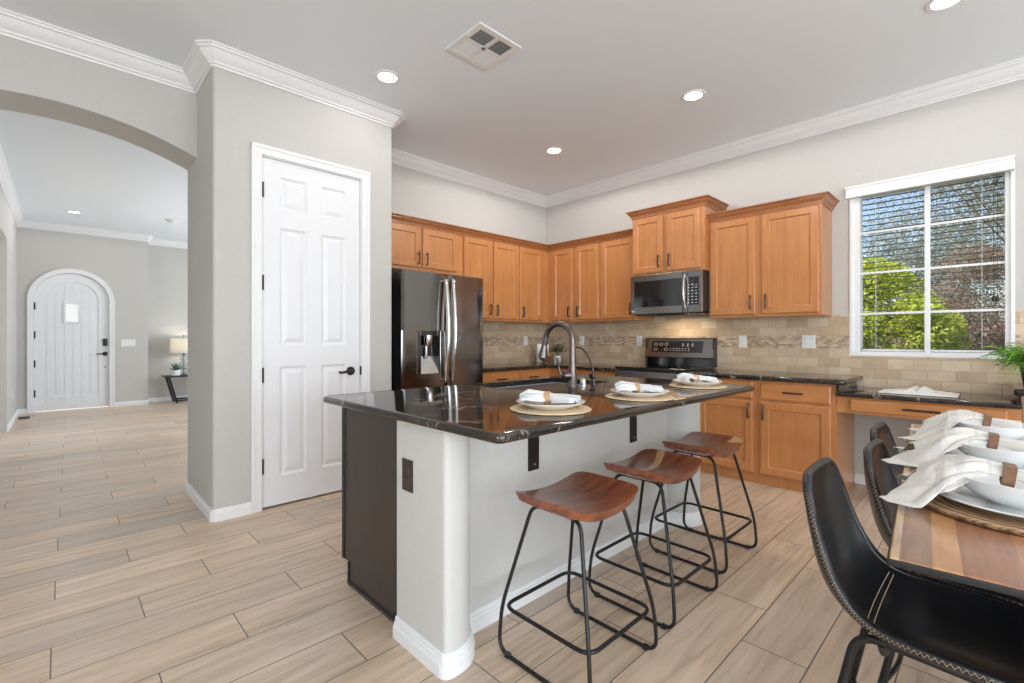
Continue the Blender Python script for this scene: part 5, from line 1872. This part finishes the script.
for i in range(120):
    az = rnd.uniform(0, 2 * PI)
    frond(Vector((px_ + .03 * math.cos(az), py_ + .03 * math.sin(az), ZS1 + .135)), az, rnd.uniform(.14, .26), rnd.uniform(.05, .19), rnd.uniform(.02, .17))
obj('fronds', MB().add(V, F), 'leaf_fern', t)

# corner group: white tin, wooden bowl of lemons, small plant
def flat_box(name, x, y, z0, wd, dp, ht, rz, label):
    t = thing(name, label, 'box', (x, y, z0), rz)
    obj('carton', MB().box(-wd / 2, wd / 2, -dp / 2, dp / 2, .0004, ht, .004), 'cardboard_white', t, world=False)
    m = MB()
    for i, (a, b) in enumerate(((-.045, -.012), (-.045, -.018), (-.045, -.026))):
        m.box(a, b, -dp / 2 - .0008, -dp / 2 + .001, .030 + i * .012, .036 + i * .012)
    obj('print', m, 'print_ink', t, world=False)
    return t
flat_box('white_box', 4.395, 4.010, ZS1, .150, .055, .235, R(-30), 'tall white box standing on the corner counter')
gx, gy = 4.288, 3.862
o = obj('fruit_bowl', MB().lathe([(0, 0), (.040, 0), (.043, .006), (.040, .016), (.062, .040), (.088, .075), (.094, .098), (.089, .098), (.080, .074), (.056, .044), (0, .030)], (0, 0, 0), 36), 'bowl_wood', smooth=40, world=False)
o.location = (gx, gy, ZS1 + .0004)
tag(o, 'carved wooden bowl of lemons on the corner counter', 'bowl')
for i, (dx, dy, dz, rz) in enumerate(((-.038, -.012, .078, .3), (.034, -.026, .080, 1.2), (.002, .040, .080, 2.2), (.004, -.004, .112, .8), (.045, .030, .084, 2.7))):
    m = MB().lathe([(0, -.040), (.006, -.036), (.018, -.028), (.027, -.012), (.029, 0), (.027, .012), (.018, .028), (.006, .036), (0, .041)], (0, 0, 0), 20, 'X')
    o = obj('lemon', m, 'lemon', smooth=60, world=False)
    o.location = (gx + dx, gy + dy, ZS1 + dz); o.rotation_euler = (0, 0, rz)
    tag(o, 'yellow lemon heaped in the wooden bowl', 'fruit', 'lemons in the wooden bowl')
qx_, qy_ = 4.455, 3.815
t = thing('potted_plant', 'small dark-leaved plant in a white cup beside the lemon bowl', 'plant', (qx_, qy_, ZS1))
obj('pot', MB().lathe([(0, 0), (.038, 0), (.041, .003), (.047, .088), (.043, .088), (.039, .076), (0, .074)], (qx_, qy_, ZS1 + .0004), 26), 'ceramic_white', t, 40)
rnd = random.Random(8)
V = []; F = []
for i in range(300):
    az = rnd.uniform(0, 2 * PI); el = rnd.uniform(.1, 1.35); rr_ = rnd.uniform(.03, .105)
    c_ = Vector((qx_ + rr_ * math.cos(az) * math.cos(el), qy_ + rr_ * math.sin(az) * math.cos(el), ZS1 + .105 + .115 * math.sin(el) * rr_ / .105 + .02))
    d = Vector((math.cos(az), math.sin(az), rnd.uniform(-.5, .6))).normalized() * rnd.uniform(.018, .030)
    s_ = Vector((-d.y, d.x, rnd.uniform(-.01, .01))).normalized() * .010
    b = len(V)
    V.extend([c_, c_ + d * .5 + s_, c_ + d, c_ + d * .5 - s_])
    F.append((b, b + 1, b + 2, b + 3))
obj('foliage', MB().add(V, F), 'leaf_dark', t)
m = MB()
for i in range(8):
    az = i * PI / 4
    m.tube([(qx_, qy_, ZS1 + .07), (qx_ + .02 * math.cos(az), qy_ + .02 * math.sin(az), ZS1 + .13), (qx_ + .05 * math.cos(az), qy_ + .05 * math.sin(az), ZS1 + .175)], .0018, 5)
obj('stems', m, 'bark', t)

# ================================================================== FAR ROOM: console table, lamp, plant, rug
tx0, tx1, ty0, ty1, th_ = 1.375, 2.20, 10.50, 10.92, .50
t = thing('side_table', 'low black side table with slanted legs at the end of the hall', 'table', ((tx0 + tx1) / 2, (ty0 + ty1) / 2, 0))
obj('top', MB().box(tx0, tx1, ty0, ty1, th_ - .025, th_, .004), 'console_black', t)
for y in (ty0 + .03, ty1 - .03):
    for (xa, xb) in ((tx0 + .06, tx0 + .18), (tx1 - .06, tx1 - .18)):
        obj('leg', MB().prism([(xa - .018, th_ - .024), (xa + .018, th_ - .024), (xb + .018, 0), (xb - .018, 0)], y - .018, y + .018, 'Y'), 'console_black', t)
for y in (ty0 + .03, ty1 - .03):
    obj('rail', MB().box(tx0 + .17, tx1 - .17, y - .014, y + .014, .03, .058), 'console_black', t)
obj('rail', MB().box(tx0 + .165, tx0 + .195, ty0 + .03, ty1 - .03, .03, .058), 'console_black', t)
lx, ly = 1.690, 10.72
t = thing('table_lamp', 'lit table lamp with a cream drum shade and clear glass base', 'lamp', (lx, ly, th_))
obj('base', MB().lathe([(0, th_), (.070, th_), (.070, th_ + .014), (0, th_ + .014)], (lx, ly, 0), 28).lathe([(0, th_ + .375), (.022, th_ + .375), (.022, th_ + .40), (0, th_ + .40)], (lx, ly, 0), 20), 'console_black', t, 40)
m = MB()
for zc, rr_ in ((th_ + .075, .062), (th_ + .195, .072), (th_ + .310, .060)):
    m.lathe([(0, zc - rr_ * .95)] + [(rr_ * math.cos(a), zc + rr_ * .95 * math.sin(a)) for a in [(-PI / 2) + PI * k / 12 for k in range(1, 12)]] + [(0, zc + rr_ * .95)], (lx, ly, 0), 26)
obj('glass_body', m, 'glass_solid', t, 60)
obj('stem', MB().tube([(lx, ly, th_ + .01), (lx, ly, th_ + .74)], .005, 8).lathe([(0, th_ + .725), (.011, th_ + .735), (.011, th_ + .75), (0, th_ + .765)], (lx, ly, 0), 12), 'console_black', t, 40)
z0, z1 = th_ + .42, th_ + .69
m = MB().lathe([(.222, z0), (.205, z1), (.203, z1), (.220, z0)], (lx, ly, 0), 40)
m.v = m.v
obj('lamp_shade', m, 'shade_fabric', t, 40)
m = MB()
for a in range(3):
    m.tube([(lx, ly, z1 - .005), (lx + .204 * math.cos(a * 2.094), ly + .204 * math.sin(a * 2.094), z1 - .005)], .002, 5)
obj('shade_spider', m, 'console_black', t)
obj('bulb', MB().lathe([(0, z0 + .06)] + [(.032 * math.cos(a), z0 + .10 + .038 * math.sin(a)) for a in [(-PI / 2) + PI * k / 8 for k in range(1, 8)]] + [(0, z0 + .14)], (lx, ly, 0), 16), 'bulb', t, 60)
lamp('table_lamp_light', 'POINT', (lx, ly, z0 + .16), (0, 0, 0), 4.0, (1.0, .92, .80), shadow_soft_size=.04)
sx_, sy_ = 1.545, 10.60
t = thing('potted_plant', 'spiky green plant in a pale pot under the lamp', 'plant', (sx_, sy_, th_))
obj('pot', MB().lathe([(0, 0), (.060, 0), (.072, .010), (.078, .105), (.072, .105), (.066, .092), (0, .090)], (sx_, sy_, th_ + .0004), 26), 'ceramic_white', t, 40)
V = []; F = []
rnd = random.Random(3)
for i in range(26):
    az = rnd.uniform(0, 2 * PI); L_ = rnd.uniform(.11, .19); el = rnd.uniform(.45, 1.35)
    d = Vector((math.cos(az) * math.cos(el), math.sin(az) * math.cos(el), math.sin(el)))
    s_ = Vector((-math.sin(az), math.cos(az), 0)) * .019
    o0 = Vector((sx_, sy_, th_ + .09))
    up = Vector((0, 0, .012))
    b = len(V)
    V.extend([o0 - s_ * .4, o0 + s_ * .4, o0 + d * L_ * .5 + s_, o0 + d * L_ * .5 - s_, o0 + d * L_ - up * .5, o0 + d * L_ * .5 - up])
    F += [(b, b + 1, b + 2, b + 5), (b, b + 5, b + 3), (b + 5, b + 2, b + 4), (b + 3, b + 5, b + 4), (b + 1, b + 2, b + 5)]
obj('leaves', MB().add(V, F), 'leaf_succulent', t)
o = own_origin(obj('area_rug', MB().box(1.62, 3.6, 7.6, 10.30, .0004, .010, .004), 'rug'), (2.6, 9.0, 0))
tag(o, 'pale area rug whose corner shows at the end of the hall', 'rug')
o = own_origin(obj('floor_register', MB().box(HX + .04, HX + .16, 9.95, 10.25, .0004, .005, .001), 'vent_dark'), (HX + .1, 10.1, 0))
tag(o, 'small dark floor register beside the hall wall', 'vent')

# ================================================================== OUTSIDE THE KITCHEN WINDOW
struct('ground', MB().box(XR + .1, 40, -25, 25, -.35, -.15), 'soil')
def leaf_cloud(seed, blobs, n, size, flat=.6):
    rnd = np.random.default_rng(seed)
    per = np.array([b[3] ** 2 for b in blobs]); per = per / per.sum()
    idx = rnd.choice(len(blobs), n, p=per)
    B = np.array(blobs)[idx]
    d = rnd.normal(size=(n, 3)); d /= np.linalg.norm(d, axis=1)[:, None]
    rad = B[:, 3] * rnd.uniform(.45, 1.0, n) ** .5
    c_ = B[:, :3] + d * rad[:, None] * np.array([1, 1, .85])
    a = rnd.normal(size=(n, 3)); a[:, 2] *= flat; a /= np.linalg.norm(a, axis=1)[:, None]
    b = np.cross(a, d + rnd.normal(size=(n, 3)) * .6); b /= np.linalg.norm(b, axis=1)[:, None] + 1e-9
    L_ = size * rnd.uniform(.6, 1.3, n)[:, None]
    v = np.stack([c_ - a * L_, c_ + b * L_ * .38, c_ + a * L_, c_ - b * L_ * .38], 1).reshape(-1, 3)
    m = MB()
    m.v = [tuple(p) for p in v.tolist()]
    m.f = [(4 * i, 4 * i + 1, 4 * i + 2, 4 * i + 3) for i in range(n)]
    return m
def branches(seed, base, ht, spread, n, r0):
    rnd = random.Random(seed)
    m = MB()
    top = Vector(base) + Vector((rnd.uniform(-.2, .2), rnd.uniform(-.2, .2), ht * .35))
    m.tube([base, Vector(base).lerp(top, .5) + Vector((.05, .04, 0)), top], [r0, r0 * .85, r0 * .7], 8)
    tips = []
    for i in range(n):
        az = 2 * PI * i / n + rnd.uniform(-.3, .3)
        e1 = top + Vector((math.cos(az) * spread * .4, math.sin(az) * spread * .4, ht * rnd.uniform(.16, .3)))
        e2 = e1 + Vector((math.cos(az + rnd.uniform(-.6, .6)) * spread * .45, math.sin(az + rnd.uniform(-.6, .6)) * spread * .45, ht * rnd.uniform(.1, .34)))
        m.tube([top, top.lerp(e1, .5) + Vector((0, 0, -.05)), e1, e2], [r0 * .6, r0 * .5, r0 * .38, r0 * .12], 6)
        tips += [e1, e2]
        for q in range(4):
            a2 = rnd.uniform(0, 2 * PI)
            s_ = e1.lerp(e2, rnd.uniform(.0, .8))
            e3 = s_ + Vector((math.cos(a2) * spread * .3, math.sin(a2) * spread * .3, ht * rnd.uniform(-.02, .2)))
            m.tube([s_, e3], [r0 * .22, r0 * .06], 5)
            tips.append(e3)
    return m, tips
# bright shrub by the window
t = thing('garden_shrub', 'bright yellow-green bush outside the kitchen window', 'shrub', (7.6, 1.15, -.15))
rnd = random.Random(21)
bl = []
for i in range(64):
    y = rnd.uniform(.48, 2.0)
    top_ = min(2.28, 1.30 + (y - .30) * 1.15)
    bl.append((rnd.uniform(7.7, 8.5), y, rnd.uniform(.55, top_ - .12) if i % 3 else top_ - .2, rnd.uniform(.19, .30)))
for (y, z) in ((1.15, 1.5), (1.32, 1.55), (1.45, 1.6), (1.25, 1.4), (1.05, 1.4)):
    bl.append((8.0, y, z, .28))
for i in range(18):
    bl.append((rnd.uniform(7.7, 8.4), .50 + .085 * i, rnd.uniform(.70, 1.35), .27))
obj('foliage', leaf_cloud(5, bl, 44000, .030), 'leaf_bright', t)
m, tp_ = branches(3, (8.0, 1.05, -.15), 1.5, .8, 6, .03)
obj('stems', m, 'bark', t)
# trees behind
def tree(name, label, base, ht, spread, nb, seed, mat, nleaf, lsize, blob=.55, r0=.10, cat='tree'):
    t = thing(name, label, cat, base, 0, 'trees beyond the window')
    m, tips = branches(seed, base, ht, spread, nb, r0)
    obj('trunk', m, 'bark', t, 60)
    bl = [(p.x, p.y, p.z, blob * random.Random(i + seed).uniform(.7, 1.2)) for i, p in enumerate(tips)]
    obj('crown', leaf_cloud(seed + 9, bl, nleaf, lsize), mat, t)
    return t
tree('olive_tree', 'bare-branched olive-brown tree filling the upper window panes by the tassels', (11.8, -.55, -.15), 5.6, 2.2, 9, 31, 'leaf_olive', 52000, .026, .85, .030)
tree('shade_tree', 'grey-green tree behind the bright bush', (16.4, 1.3, -.15), 4.6, 1.7, 7, 47, 'leaf_grey', 26000, .036, .85, .03)
tree('shade_tree', 'russet thin-leaved tree beside the far block wall', (21.0, -2.6, -.15), 6.0, 2.3, 7, 58, 'leaf_russet', 30000, .036, .95, .03)
t = thing('twiggy_shrub', 'olive-brown twiggy shrub outside, behind the fern side of the window', 'shrub', (9.6, -.35, -.15))
rnd = random.Random(14)
bl = [(9.6 + rnd.uniform(-.4, .5), rnd.uniform(-1.05, .85), rnd.uniform(.75, 2.35), rnd.uniform(.24, .42)) for _ in range(42)]
obj('foliage', leaf_cloud(77, bl, 30000, .022), 'leaf_russet', t)
m, tp_ = branches(19, (9.7, -.4, -.15), 2.6, .9, 8, .018)
obj('stems', m, 'bark', t)
t = thing('hedge', 'grey-green hedge row before the block wall outside', 'hedge', (24.0, .6, -.15))
obj('foliage', leaf_cloud(91, [(24.0 + .3 * math.sin(i * 2.1), -4 + i * .55, .55 + .45 * math.sin(i * 1.7) ** 2, .8) for i in range(18)], 16000, .05), 'leaf_grey', t)
o = own_origin(obj('garden_wall', MB().box(26.0, 26.2, -18, 20, -.15, 1.8), 'pink_block'), (26.1, 0, -.15))
tag(o, 'pinkish block wall beyond the garden trees', 'wall', kind='structure')
